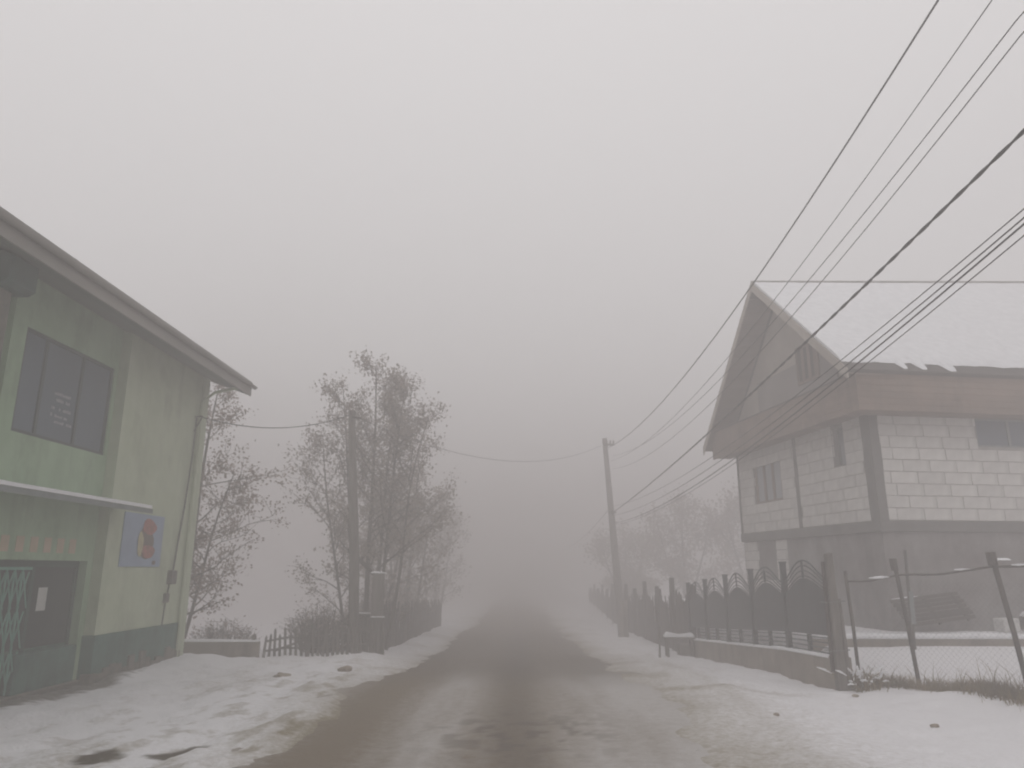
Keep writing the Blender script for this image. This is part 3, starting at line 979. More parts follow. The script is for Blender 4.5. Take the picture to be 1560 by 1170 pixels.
# double timber end post between metal fence and wire fence
ep = thing('timber_fence_post', 'thick split timber post at the near end of the arched metal fence', 'post', (4.80, 11.80, 0.0))
MB().hexa([(-0.075, -0.07, -0.3), (0.075, -0.07, -0.3), (0.075, 0.07, -0.3), (-0.075, 0.07, -0.3)],
          [(-0.055, -0.06, 2.02), (0.045, -0.06, 2.04), (0.045, 0.06, 2.04), (-0.055, 0.06, 2.02)]).build('post', 'grey_wood', ep, bevel=0.012)
MB().tube([(-0.095, 0.02, 0.3), (-0.095, 0.02, 1.2), (-0.09, 0.03, 1.90)], [0.032, 0.03, 0.026], 7).build('stake', 'dark_wood', ep)
MB().tube([(0.11, -0.02, -0.2), (0.105, -0.02, 0.7), (0.08, -0.02, 1.35)], [0.04, 0.036, 0.03], 7).build('stake', 'grey_wood', ep)
for z in (0.6, 1.3):
    MB().tube([(-0.17, -0.10, z), (0.14, -0.10, z + 0.02), (0.15, 0.10, z + 0.02), (-0.16, 0.10, z), (-0.17, -0.10, z)], 0.006, 4).build('tie_wire', 'wire', ep)

# ------------------------------------------------------------------ wire fence of leaning pipes
cf = thing('chain_link_fence', 'sagging chain link fence on leaning pipe posts over dry grass', 'fence', (6.0, 12.0, 0))
o = Vector((6.0, 12.0, 0))
PT = [((5.20, 12.2, 1.76), (5.25, 12.2, 0.0), 0.028), ((5.895, 12.0, 1.93), (6.06, 12.0, 0.0), 0.032), ((6.57, 10.6, 2.0), (6.83, 10.6, -0.1), 0.036), ((7.75, 9.4, 2.05), (7.95, 9.4, -0.1), 0.036)]
for k, (t, bt, r) in enumerate(PT):
    pm = MB().tube([Vector(bt) - o, (Vector(bt) + Vector(t)) / 2 - o + Vector((0.012, 0, 0)), Vector(t) - o], [r, r, r], 8).build('pipe_post', 'rust', cf, smooth=True)
    if k in (1, 2):
        MB().tube([Vector(t) - o + Vector((0, 0, -0.16)), Vector(t) - o + Vector((-0.012, 0, 0.02))], r * 1.75, 8).build('post_cap', 'rust', pm)
        if k == 2:
            MB().add([(p[0] * 0.10 + 0.13, p[1] * 0.06 - 0.0, p[2] * 0.03) for p in [(-1, -1, 0), (1, -1, 0), (1, 1, 0), (-1, 1, 0), (-.6, -.6, 1), (.6, -.6, 1), (.6, .6, 1), (-.6, .6, 1)]],
                     [(3, 2, 1, 0), (4, 5, 6, 7), (0, 1, 5, 4), (1, 2, 6, 5), (2, 3, 7, 6), (3, 0, 4, 7)]).build('snow_clump', 'snow', pm, loc=tuple(Vector(t) - o + Vector((0, 0, -0.09))))
rl = MB()
RP = [(5.21, 12.2, 1.60), (5.55, 12.1, 1.61), (5.91, 12.0, 1.70), (6.25, 11.3, 1.72), (6.58, 10.6, 1.83), (7.1, 10.0, 1.82), (7.76, 9.4, 1.88)]
fine = []
for a, c in zip(RP[:-1], RP[1:]):
    for i in range(5):
        t = i / 5
        p = Vector(a).lerp(Vector(c), t)
        fine.append(p + Vector((0, 0, random.uniform(-0.006, 0.006))) - o)
fine.append(Vector(RP[-1]) - o)
rl.tube(fine, [0.014 + 0.005 * random.random() for _ in fine], 6)
rail = rl.build('top_rail', 'rust', cf)
sm = MB()
for p0 in (6, 7, 17, 22, 23):
    p = fine[p0] + Vector((0, 0, 0.022))
    sm.tube([p - Vector((0.09, -0.05, 0)), p, p + Vector((0.10, -0.06, 0.0))], [0.008, 0.02, 0.008], 6)
sm.build('snow_bits', 'snow', rail)
net = MB()
def net_pt(s, z):                  # s along the fence
    q = [Vector((5.24, 12.2, 0)), Vector((6.02, 12.0, 0)), Vector((6.75, 10.6, 0)), Vector((7.9, 9.4, 0))]
    acc = 0
    for a, c in zip(q[:-1], q[1:]):
        l = (c - a).length
        if s <= acc + l or c is q[-1]:
            p = a.lerp(c, (s - acc) / l)
            break
        acc += l
    lean = -0.10 * z / 1.8
    return (p.x + lean - o.x, p.y - o.y, z)
S, H0, H1 = 4.0, 0.0, 1.62
st = 0.085
k = -H1
while k < S:
    for sg in (1, -1):
        pts = []
        for i in range(9):
            z = H0 + (H1 - H0) * i / 8
            ss = k + (z if sg > 0 else H1 - z)
            if 0.02 <= ss <= S:
                pts.append(net_pt(ss, z))
        if len(pts) > 1:
            net.tube(pts, 0.0010, 3, cap=False)
    k += st
tag(net.build('wire_mesh', 'wire', cf), kind='stuff')

# second lone stake behind the wire fence
ls = thing('yard_stake', 'thin rusty stake standing in the yard in front of the house wall', 'stake', (6.93, 13.75, 0.4))
MB().tube([(0.0, 0, -0.2), (0.02, 0, 0.9), (0.05, 0, 1.72)], [0.034, 0.03, 0.024], 7).build('shaft', 'rust', ls)
MB().tube([(0.035, -0.01, 0.45), (0.05, -0.01, 1.0)], 0.045, 7).build('sleeve', 'tin', ls)

# ledge wall with snow in the yard
lw = thing('yard_ledge_wall', 'low brown ledge wall with white snow on top before the house', 'wall', (6.0, 14.1, 0))
MB().box((-0.75, -0.12, -0.3), (5.6, 0.14, 0.575)).build('wall', 'wallconc', lw, bevel=0.01)
us = np.linspace(-0.75, 5.6, 50)
hh = 0.055 + 0.05 * fbm(us * 1.3, us * 0 + 3, 3)
v, f = [], []
for u, h in zip(us, hh):
    v += [(u, -0.13, 0.577), (u, -0.11, 0.577 + h), (u, 0.14, 0.577 + h + 0.02), (u, 0.15, 0.577)]
for i in range(len(us) - 1):
    for k in range(4):
        f.append((i * 4 + k, i * 4 + (k + 1) % 4, i * 4 + 4 + (k + 1) % 4, i * 4 + 4 + k))
MB().add(v, f + [(0, 1, 2, 3), tuple((len(us) - 1) * 4 + k for k in (3, 2, 1, 0))]).build('snow_cap', 'snow', lw, smooth=True)

# slatted panel leaning in the yard
sp = thing('slatted_panel', 'dark slatted wooden panel leaning tilted against the house wall', 'wooden panel', (7.25, 14.50, 0.74))
sp.rotation_euler = (math.radians(-14), 0, TH)
tilt = math.radians(6.0)
for k in range(7):
    z = 0.0 + k * 0.072
    so = MB().box((0, -0.012, 0), (1.46 - 0.03 * random.random(), 0.012, 0.064)).build('slat', 'dark_wood', sp)
    so.location = (0.0 - 0.036 * k + random.uniform(-0.01, 0.01), random.uniform(-0.006, 0.006), z)
    so.rotation_euler = (0, -tilt + random.uniform(-0.006, 0.006), 0)
for x in (0.10, 0.70, 1.32):
    bt = MB().box((-0.03, 0.016, -0.02), (0.03, 0.05, 0.52)).build('batten', 'dark_wood', sp)
    bt.location = (x, 0, x * math.tan(tilt))
    bt.rotation_euler = (0, -0.42, 0)
MB().tube([(0, 0, 0), (0.25, -0.01, 0.03), (0.55, 0.0, 0.055)], [0.006, 0.014, 0.006], 6).build('snow_line', 'snow', sp, loc=(-0.2, -0.01, 0.505))

fb = MB().box((-0.17, -0.14, 0), (0.17, 0.14, 0.24)).build('foam_block', 'white_block', None, bevel=0.02, loc=(9.10, 14.55, 0.66), rz=0.15)
tag(fb, 'small white block beside the tilted slatted panel', 'block')
hp = thing('plank_stack', 'low dark stack of planks with snow on top by the house corner', 'plank stack', (10.35, 14.7, 0.66), 0.12)
for r in range(2):
    for k in range(3):
        MB().box((-0.75, -0.3 + k * 0.2, 0), (0.75, -0.3 + k * 0.2 + 0.185, 0.11)).build('plank', 'dark_wood', hp, loc=(random.uniform(-0.05, 0.05), 0, 0.02 + r * 0.115), rz=random.uniform(-0.01, 0.01), bevel=0.006)
MB().hexa([(-0.76, -0.31, 0), (0.76, -0.31, 0), (0.76, 0.31, 0), (-0.76, 0.31, 0)], [(-0.7, -0.26, 0.10), (0.7, -0.26, 0.08), (0.7, 0.26, 0.09), (-0.7, 0.26, 0.10)]).build('snow_cap', 'snow', hp, loc=(0, 0, 0.247), bevel=0.025)


# ------------------------------------------------------------------ vegetation
def quads(cent, size, dirs=None, aspect=0.6):
    """leaf quads at the centres with random orientation"""
    n = len(cent)
    a = RNG.normal(size=(n, 3))
    if dirs is not None:
        a = a * 0.7 + dirs
    a /= np.linalg.norm(a, axis=1, keepdims=True)
    b = RNG.normal(size=(n, 3))
    b -= (b * a).sum(1, keepdims=True) * a
    b /= np.linalg.norm(b, axis=1, keepdims=True)
    s = (size * RNG.uniform(0.6, 1.3, n))[:, None]
    a, b = a * s, b * s * aspect
    co = np.stack([cent - a * 0.5, cent + b * 0.5, cent + a * 0.5, cent - b * 0.5], 1).reshape(-1, 3)
    return co


def quad_mesh(name, co, m):
    n = len(co) // 4
    me = bpy.data.meshes.new(name)
    me.vertices.add(4 * n)
    me.vertices.foreach_set('co', co.astype(np.float32).ravel())
    me.loops.add(4 * n)
    me.loops.foreach_set('vertex_index', np.arange(4 * n, dtype=np.int32))
    me.polygons.add(n)
    me.polygons.foreach_set('loop_start', np.arange(0, 4 * n, 4, dtype=np.int32))
    me.update(calc_edges=True)
    me.materials.append(M[m])
    return me


def make_tree(label, cat, loc, stems, leafmat, leaf, per_tip, spread, group=None, name='deciduous_tree', child_n=9, seed=1, tipr=0.16, up=0.55, sides=5):
    """stems: list of (base offset, top offset, radius, first-branch fraction); offsets in metres from the thing"""
    rnd_ = random.Random(seed)
    t = thing(name, label, cat, loc, 0, group)
    trunk, limbs = MB(), MB()
    tips, tdir = [], []
    for bo, to, r, f0 in stems:
        bo, to = Vector(bo), Vector(to)
        H = (to - bo).length
        pts, rad = [], []
        n = 10
        wob = [Vector((rnd_.gauss(0, 1), rnd_.gauss(0, 1), 0)) for _ in range(3)]
        for i in range(n + 1):
            s = i / n
            p = bo.lerp(to, s) + wob[0] * 0.06 * math.sin(3 * s) * s + wob[1] * 0.05 * math.sin(7 * s) * s
            pts.append(p)
            rad.append(r * (1 - 0.88 * s) + 0.006)
        trunk.tube(pts, rad, 7)
        m = int(child_n * max(1.0, H / 3))
        for j in range(m):
            s = f0 + (1 - f0) * (j + rnd_.random()) / m
            i = min(int(s * n), n - 1)
            p = pts[i].lerp(pts[i + 1], s * n - i)
            ang = rnd_.uniform(0, 2 * math.pi)
            ln = spread * (0.35 + 0.75 * math.sin(math.pi * min(1, (s - f0) / (1 - f0) * 0.8 + 0.2))) * rnd_.uniform(0.6, 1.15)
            d = Vector((math.cos(ang), math.sin(ang), up + rnd_.uniform(-0.2, 0.4))).normalized()
            q, cur, bp, br = p, d, [p], [max(0.008, r * 0.38 * (1 - s) + 0.008)]
            k = 5
            for e in range(k):
                cur = (cur + Vector((rnd_.gauss(0, .16), rnd_.gauss(0, .16), rnd_.gauss(0.05, .12)))).normalized()
                q = q + cur * ln / k
                bp.append(q)
                br.append(br[0] * (1 - (e + 1) / k * 0.75))
                if e >= 1:
                    for _ in range(2):
                        sd = (cur + Vector((rnd_.gauss(0, .7), rnd_.gauss(0, .7), rnd_.gauss(0.25, .5)))).normalized()
                        tl = ln * rnd_.uniform(0.18, 0.42)
                        mid = q + sd * tl * 0.5 + Vector((rnd_.gauss(0, .03), rnd_.gauss(0, .03), .02))
                        tp = q + sd * tl
                        limbs.tube([q, mid, tp], [0.008, 0.006, 0.003], 3, cap=False)
                        if rnd_.random() < 0.82:
                            tips += [tp, mid.lerp(tp, 0.5)]
                            tdir += [sd, sd]
            limbs.tube(bp, br, sides, cap=False)
            tips.append(q)
            tdir.append(cur)
    trunk.build('trunk', 'bark', t)
    tag(limbs.build('branches', 'twig', t), kind='stuff')
    T = np.array([tuple(p) for p in tips])
    D = np.array([tuple(p) for p in tdir])
    w = RNG.random(len(T))
    cnt = np.maximum(0, (per_tip * (0.3 + 1.5 * w)).astype(int))
    idx = np.repeat(np.arange(len(T)), cnt)
    cen = T[idx] + RNG.normal(size=(len(idx), 3)) * tipr * 0.55 + D[idx] * RNG.uniform(-tipr * 1.6, tipr * 1.6, len(idx))[:, None]
    co = quads(cen, leaf, D[idx])
    tag(link('crown', quad_mesh('crown', co, leafmat), t), kind='stuff')
    return t


G = 'trees along the left verge'
make_tree('tall many stemmed tree with brown leaf tufts behind the wooden pole', 'tree', (-4.15, 21.0, gz(-4.15, 21)),
          [((0, 0, -.2), (-0.05, 0.2, 7.9), 0.075, 0.28), ((0.22, 0.1, -.2), (0.75, 0.3, 7.3), 0.055, 0.30), ((-0.25, 0.15, -.2), (-0.95, 0, 7.2), 0.055, 0.24),
           ((0.5, 0.3, -.2), (1.45, 0.2, 6.4), 0.05, 0.36), ((-0.5, 0.2, -.2), (-1.55, 0.3, 5.7), 0.045, 0.18), ((0.1, 0.4, -.2), (0.35, 1.2, 7.0), 0.05, 0.30)],
          'leaf_grey', 0.085, 11, 1.55, G, seed=3, child_n=9, tipr=0.18, up=0.75)
make_tree('leaning brown leaved tree close behind the green shop corner', 'tree', (-8.1, 19.0, gz(-8.1, 19)),
          [((-0.25, 0, -.3), (0.15, 0, 6.8), 0.08, 0.12), ((-0.3, 0.2, -.2), (0.7, 0.1, 4.4), 0.05, 0.2), ((-0.4, 0.1, -.2), (-1.1, 0.2, 6.4), 0.06, 0.2)],
          'leaf_brown', 0.085, 13, 1.5, G, seed=11, child_n=9, up=0.40, tipr=0.17)
far = [(-5.0, 26.0, 5.4, 'slim grey tree just beyond the many stemmed tree'),
       (-4.6, 31.0, 6.6, 'fog faded tree leaning to the road beyond the slim grey tree'),
       (-6.2, 37.0, 7.0, 'pale broad tree deep in fog behind the roadside trees'),
       (-5.0, 45.0, 7.0, 'faintest tree at the left road edge in the fog')]
for i, (x, y, h, lab) in enumerate(far):
    make_tree(lab, 'tree', (x, y, gz(x, y)), [((0, 0, -.2), (0.35, 0.1, h), 0.08, 0.12), ((0.3, 0.1, -.2), (1.1, 0, h * 0.8), 0.06, 0.15), ((-0.3, 0.1, -.2), (-0.9, 0, h * 0.85), 0.06, 0.15)],
              'leaf_grey', 0.15, 6, 1.4, G, seed=20 + i, child_n=7, tipr=0.26)
G2 = 'trees in the fog beyond the house'
for i, (x, y, h, lab) in enumerate([(9.5, 44, 5.2, 'dim low tree in fog right of the concrete pole'), (13.0, 42, 6.0, 'dim rounded tree in fog left of the block house'), (6.9, 50, 4.2, 'dim bushy tree in fog directly behind the concrete pole')]):
    make_tree(lab, 'tree', (x, y, gz(x, y)), [((0, 0, -.2), (0.2, 0.1, h), 0.10, 0.05), ((0.4, 0.1, -.2), (1.6, 0, h * 0.8), 0.08, 0.08), ((-0.4, 0.1, -.2), (-1.4, 0, h * 0.8), 0.08, 0.08)],
              'leaf_grey', 0.20, 9, 1.8, G2, seed=40 + i, child_n=8, tipr=0.40)


def make_bush(label, loc, rx, ry, h, n, leafn, group=None, name='bare_bush', leaf=0.06, lm='leaf_grey', seed=5):
    r_ = random.Random(seed)
    t = thing(name, label, 'bush', loc, 0, group)
    mb = MB()
    tips = []
    for k in range(n):
        a = r_.uniform(0, 6.283)
        q = math.sqrt(r_.random())
        p = Vector((q * rx * math.cos(a) * 0.5, q * ry * math.sin(a) * 0.5, -0.1))
        e = Vector((q * rx * math.cos(a), q * ry * math.sin(a), h * (1 - 0.45 * q * q) * r_.uniform(0.6, 1.05)))
        m = p.lerp(e, 0.5) + Vector((r_.gauss(0, .05), r_.gauss(0, .05), 0.05))
        mb.tube([p, m, e], [0.010, 0.007, 0.003], 3, cap=False)
        for _ in range(3):
            b = m.lerp(e, r_.random())
            c = b + Vector((r_.gauss(0, .14), r_.gauss(0, .14), r_.uniform(0, .2)))
            mb.tube([b, c], [0.005, 0.002], 3, cap=False)
            tips.append(c)
        tips.append(e)
    tag(mb.build('stems', 'twig', t), kind='stuff')
    T = np.array([tuple(p) for p in tips])
    cen = T[RNG.integers(0, len(T), leafn)] + RNG.normal(size=(leafn, 3)) * 0.06
    tag(link('foliage', quad_mesh('foliage', quads(cen, leaf), lm), t), kind='stuff')
    return t


make_bush('dark twiggy bush growing behind the left picket fence', (-4.75, 18.9, gz(-4.75, 18.9)), 0.95, 0.6, 1.15, 260, 1500, seed=6)
make_bush('low bare bush beside the low wall on the left', (-7.0, 18.3, gz(-7, 18.3)), 0.8, 0.6, 0.8, 120, 500, lm='leaf_brown', seed=8)
make_bush('rough bush in the verge beyond the wooden gate', (-4.6, 24.0, gz(-4.6, 24.0)), 1.0, 1.6, 1.7, 300, 2200, seed=9, leaf=0.09)
make_bush('far bush fading in fog at the left road bend', (-5.0, 33.0, gz(-5.0, 33.0)), 1.1, 3.0, 1.8, 300, 2200, seed=10, leaf=0.12)

make_bush('dim hedge mass in fog beyond the tall board fence', (7.4, 52.0, gz(7.4, 52.0)), 1.5, 9.0, 1.9, 420, 3000, seed=12, leaf=0.16)

# snow-dusted weeds at the foot of the timber post
wd = thing('snowy_weed_clump', 'snow dusted clump of dead weeds at the foot of the timber post', 'weeds', (5.12, 11.75, gz(5.12, 11.75)))
mb, mb2 = MB(), MB()
r_ = random.Random(2)
for k in range(90):
    a, q = r_.uniform(0, 6.283), r_.random() ** 0.6
    p = Vector((0.22 * q * math.cos(a), 0.15 * q * math.sin(a), -0.03))
    e = p + Vector((r_.gauss(0, .16), r_.gauss(0, .10), r_.uniform(.10, .38)))
    m = p.lerp(e, 0.55) + Vector((0, 0, 0.06))
    mb.tube([p, m, e], [0.008, 0.006, 0.003], 3, cap=False)
    if k % 2:
        mb2.tube([m, m.lerp(e, 0.5) + Vector((0, 0, .012)), e], [0.008, 0.018, 0.006], 5)
tag(mb.build('stalks', 'dry_grass', wd), kind='stuff')
tag(mb2.build('snow', 'snow', wd), kind='stuff')


# dry grass along the wire fence
def grass_strip(n, seed):
    r_ = np.random.default_rng(seed)
    vs, fs = [], []
    P = [np.array([5.35, 12.05]), np.array([6.05, 11.75]), np.array([6.75, 10.45]), np.array([7.9, 9.25])]
    seg = [np.linalg.norm(b - a) for a, b in zip(P[:-1], P[1:])]
    cum = np.concatenate([[0], np.cumsum(seg)])
    for k in range(n):
        s = r_.uniform(0, cum[-1])
        cl = float(fbm(s * 1.7, 3.0, 3))
        if r_.random() > 0.25 + 1.2 * (cl - 0.25):
            continue
        i = min(np.searchsorted(cum, s, 'right') - 1, 2)
        p = P[i] + (P[i + 1] - P[i]) * (s - cum[i]) / seg[i]
        dens = np.interp(s, [0, 0.8, 1.6, cum[-1]], [0.16, 0.10, 0.20, 0.30])
        x, y = p[0] + r_.normal(0, dens * 0.7), p[1] + r_.normal(0, dens)
        h = r_.uniform(0.10, 0.24) * np.interp(s, [0, 1.2, 2.0, 3.0], [1.0, 0.9, 1.15, 2.2])
        if r_.random() < 0.04:
            h *= 2.0
        z = float(ground(x, y)) - 0.02
        a = r_.uniform(0, 6.283)
        wd_ = 0.006
        dx, dy = math.cos(a) * wd_, math.sin(a) * wd_
        lx, ly = r_.normal(0, 0.45) * h, r_.normal(0, 0.45) * h
        n0 = len(vs)
        vs += [(x - dx, y - dy, z), (x + dx, y + dy, z), (x + dx * .7 + lx * .35, y + dy * .7 + ly * .35, z + h * .6), (x - dx * .7 + lx * .35, y - dy * .7 + ly * .35, z + h * .6), (x + lx, y + ly, z + h)]
        fs += [(n0, n0 + 1, n0 + 2, n0 + 3), (n0 + 3, n0 + 2, n0 + 4)]
    return MB().add(vs, fs)


gm = grass_strip(9000, 4)
me = bpy.data.meshes.new('dry_grass')
me.from_pydata(gm.v, [], gm.f)
me.materials.append(M['dry_grass'])
tag(link('dry_grass', me), 'dry tan grass tufts along the foot of the wire fence', 'grass', kind='stuff')

# ------------------------------------------------------------------ left: low wall, picket fence, gate
lwl = thing('low_garden_wall', 'short low brown wall with a snow strip between shop and pickets', 'wall', (-6.4, 16.85, 0))
MB().box((-0.95, -0.1, -0.6), (0.78, 0.1, 0.26)).build('wall', 'wallconc', lwl, bevel=0.01)
MB().hexa([(-0.96, -0.11, 0.262), (0.79, -0.11, 0.262), (0.79, 0.11, 0.262), (-0.96, 0.11, 0.262)], [(-0.93, -0.07, 0.315), (0.76, -0.07, 0.30), (0.76, 0.08, 0.30), (-0.93, 0.08, 0.315)]).build('snow_cap', 'snow', lwl, bevel=0.015)
MB().tube([(0.66, 0, 0.30), (0.66, 0, 0.37), (0.67, 0, 0.42)], [0.05, 0.06, 0.02], 7).build('cap_stone', 'rubble', lwl)

pf = thing('picket_fence', 'weathered picket fence with uneven stakes curving along the left verge', 'fence', (-5.6, 17.1, 0))
po = Vector((-5.6, 17.1, 0))
pick = [MB().hexa([(-0.03, -0.012, -0.3), (0.03, -0.012, -0.3), (0.03, 0.012, -0.3), (-0.03, 0.012, -0.3)], [(-0.026, -0.010, h), (0.026, -0.010, h), (0.026, 0.010, h), (-0.026, 0.010, h)])
        .add([(-0.026, -0.010, h), (0.026, -0.010, h), (0.026, 0.010, h), (-0.026, 0.010, h), (0, 0, h + 0.06)], [(0, 1, 4), (1, 2, 4), (2, 3, 4), (3, 0, 4)]).mesh('picket', 'grey_wood') for h in (0.44, 0.56, 0.66, 0.76)]
path = [(-5.62, 17.2), (-4.7, 17.4), (-3.78, 18.0), (-3.50, 19.1)]
pts = []
acc = 0.0
for a, c in zip(path[:-1], path[1:]):
    a, c = Vector(a), Vector(c)
    l = (c - a).length
    d = (c - a).normalized()
    s = -acc
    s = 0.0
    while s < l:
        p = a + d * s
        pts.append((p.x, p.y, math.atan2(d.y, d.x)))
        s += 0.115
for i, (x, y, an) in enumerate(pts):
    t = i / len(pts)
    me = pick[min(3, int(t * 3 + random.random() * 1.6))]
    pk = link('picket', me, pf, (x - po.x, y - po.y, gz(x, y) - 0.02 + 0.04 * t), an)
    pk.rotation_euler = (random.gauss(0, .05), random.gauss(-0.03, .06), an)
for z in (0.14, 0.34):
    ra = MB()
    ra.tube([Vector((x - po.x, y - po.y + 0.03, gz(x, y) + z * (1 + 0.6 * i / len(pts)))) for i, (x, y, an) in enumerate(pts) if i % 4 == 0], 0.022, 4)
    ra.build('rail', 'grey_wood', pf)
MB().tube([(0.25, 0.05, 0.05), (0.9, 0.10, 0.28)], 0.025, 5).build('brace', 'grey_wood', pf)

gt = thing('wooden_gate', 'dark wooden gate with tall roofed post and snow on its top edge', 'gate', (-3.80, 19.4, 0))
b0 = gz(-3.8, 19.4)
MB().box((0.12, -0.16, b0 - 0.3), (0.38, 0.14, 1.68)).build('gate_post', 'grey_wood', gt, bevel=0.012)
MB().hexa([(0.05, -0.2, 1.682), (0.44, -0.2, 1.682), (0.44, 0.18, 1.682), (0.05, 0.18, 1.682)], [(0.12, -0.13, 1.74), (0.34, -0.13, 1.71), (0.34, 0.11, 1.71), (0.12, 0.11, 1.74)]).build('snow_cap', 'snow', gt, bevel=0.02)
MB().hexa([(-0.55, -0.12, 2.20), (0.12, -0.12, 1.62), (0.12, 0.12, 1.62), (-0.55, 0.12, 2.20)], [(-0.55, -0.12, 2.30), (0.16, -0.12, 1.70), (0.16, 0.12, 1.70), (-0.55, 0.12, 2.30)]).build('roof_brace', 'dark_wood', gt)
for k in range(5):
    MB().box((-0.48 + k * 0.112, -0.03, b0 - 0.1), (-0.48 + k * 0.112 + 0.104, 0.0, 0.66 + 0.015 * (k % 3))).build('gate_board', 'dark_wood', gt)
for z in (b0 + 0.3, 0.4):
    MB().box((-0.50, 0.002, z), (0.10, 0.05, z + 0.09)).build('gate_rail', 'dark_wood', gt)
MB().hexa([(-0.49, -0.07, 0.70), (0.09, -0.07, 0.70), (0.09, 0.05, 0.70), (-0.49, 0.05, 0.70)], [(-0.46, -0.05, 0.735), (0.07, -0.05, 0.725), (0.07, 0.04, 0.725), (-0.46, 0.04, 0.735)]).build('snow_strip', 'snow', gt, bevel=0.012)
MB().hexa([(0.12, -0.24, 0.62), (0.48, -0.24, 0.62), (0.48, -0.165, 0.62), (0.12, -0.165, 0.62)], [(0.14, -0.23, 0.65), (0.46, -0.23, 0.645), (0.46, -0.17, 0.645), (0.14, -0.17, 0.65)]).build('snow_strip', 'snow', gt, bevel=0.01)
MB().box((0.405, -0.16, b0 - 0.3), (0.47, -0.04, 0.60)).box((0.08, -0.235, 0.54), (0.50, -0.163, 0.615)).build('side_board', 'grey_wood', gt)

bf = thing('board_fence', 'dark uneven board fence along the left verge beyond the gate', 'fence', (-3.75, 20.0, 0))
bd = [MB().box((-0.07, -0.012, -0.4), (0.07, 0.012, h)).mesh('board', 'dark_wood') for h in (1.0, 1.1, 1.18, 1.27)]
y = 20.0
for i in range(120):
    x = -3.72 - 0.010 * (y - 20)
    p = link('board', random.choice(bd), bf, (x + 3.75, y - 20.0, gz(x, y)), math.pi / 2)
    p.rotation_euler = (random.gauss(0, .02), random.gauss(0, .02), math.pi / 2 + random.gauss(0, .04))
    y += 0.16
for z in (0.35, 0.95):
    MB().tube([(0.06, 0, gz(-3.7, 20) + z), (0.0, 5, gz(-3.75, 25) + z), (-0.06, 9.8, gz(-3.8, 29.8) + z), (-0.15, 19.0, gz(-3.9, 39) + z)], 0.035, 4).build('rail', 'dark_wood', bf)

# ------------------------------------------------------------------ right: board fence beyond the metal fence, bench
rb = thing('tall_board_fence', 'tall dark board fence fading into fog beyond the arched metal panels', 'fence', (4.95, 22.0, 0))
bd2 = [MB().box((-0.075, -0.012, -0.5), (0.075, 0.012, h)).add([(-0.075, -0.012, h), (0.075, -0.012, h), (0.075, 0.012, h), (-0.075, 0.012, h), (0, -0.012, h + 0.09), (0, 0.012, h + 0.09)], [(0, 1, 4), (2, 3, 5), (1, 2, 5, 4), (3, 0, 4, 5)]).mesh('board', 'dark_wood') for h in (1.45, 1.62, 1.75, 1.86)]
y = 21.85
for i in range(220):
    x = 4.95 + 0.012 * (y - 22)
    hsel = int(2 + 1.6 * math.sin(y * 2.1) + random.uniform(-0.8, 0.8))
    p = link('board', bd2[min(3, max(0, hsel))], rb, (x - 4.95, y - 22, gz(4.3, y) - 0.05), math.pi / 2)
    p.rotation_euler = (random.gauss(0, .012), random.gauss(0, .012), math.pi / 2 + random.gauss(0, .03))
    y += 0.17
for k in range(13):
    yk = 22.1 + k * 2.9
    h = 1.95 + 0.25 * (k % 2)
    MB().box((-0.07 + 0.012 * (yk - 22), yk - 22 - 0.07, gz(4.3, yk) - 0.4), (0.07 + 0.012 * (yk - 22), yk - 22 + 0.07, gz(4.3, yk) + h)).build('fence_post', 'dark_wood', rb, bevel=0.01)
for z in (0.4, 1.2):
    MB().tube([(0.06 + 0.012 * (q - 22), q - 22, gz(4.3, q) + z) for q in np.linspace(21.9, 59, 13)], 0.04, 4).build('rail', 'dark_wood', rb)

bn = thing('roadside_bench', 'small wooden bench with thick snow on its seat before the fence', 'bench', (4.35, 21.2, gz(4.35, 21.2)))
for k in range(3):
    MB().box((-0.42, -0.17 + k * 0.115, 0.42), (0.42, -0.17 + k * 0.115 + 0.105, 0.46)).build('seat_plank', 'grey_wood', bn)
for x in (-0.36, 0.30):
    MB().box((x, -0.15, -0.2), (x + 0.06, -0.09, 0.42)).build('leg', 'grey_wood', bn)
    MB().box((x, 0.09, -0.2), (x + 0.06, 0.15, 0.42)).build('leg', 'grey_wood', bn)
MB().box((-0.05, -0.12, -0.2), (0.30, 0.12, 0.30)).build('log_support', 'grey_wood', bn, bevel=0.03)
sv = [(-0.41, -0.17, 0.462), (0.41, -0.17, 0.462), (0.41, 0.16, 0.462), (-0.41, 0.16, 0.462), (-0.33, -0.12, 0.60), (0.0, -0.12, 0.53), (0.0, 0.12, 0.53), (-0.33, 0.12, 0.60), (0.36, -0.12, 0.57), (0.36, 0.12, 0.57)]
MB().add(sv, [(3, 2, 1, 0), (4, 5, 6, 7), (5, 8, 9, 6), (0, 1, 8, 5, 4), (1, 2, 9, 8), (2, 3, 7, 6, 9), (3, 0, 4, 7)]).build('snow_cap', 'snow', bn, bevel=0.02)
MB().tube([(-0.55, -0.05, -0.2), (-0.53, -0.05, 0.75)], 0.03, 6).build('stake', 'grey_wood', bn)

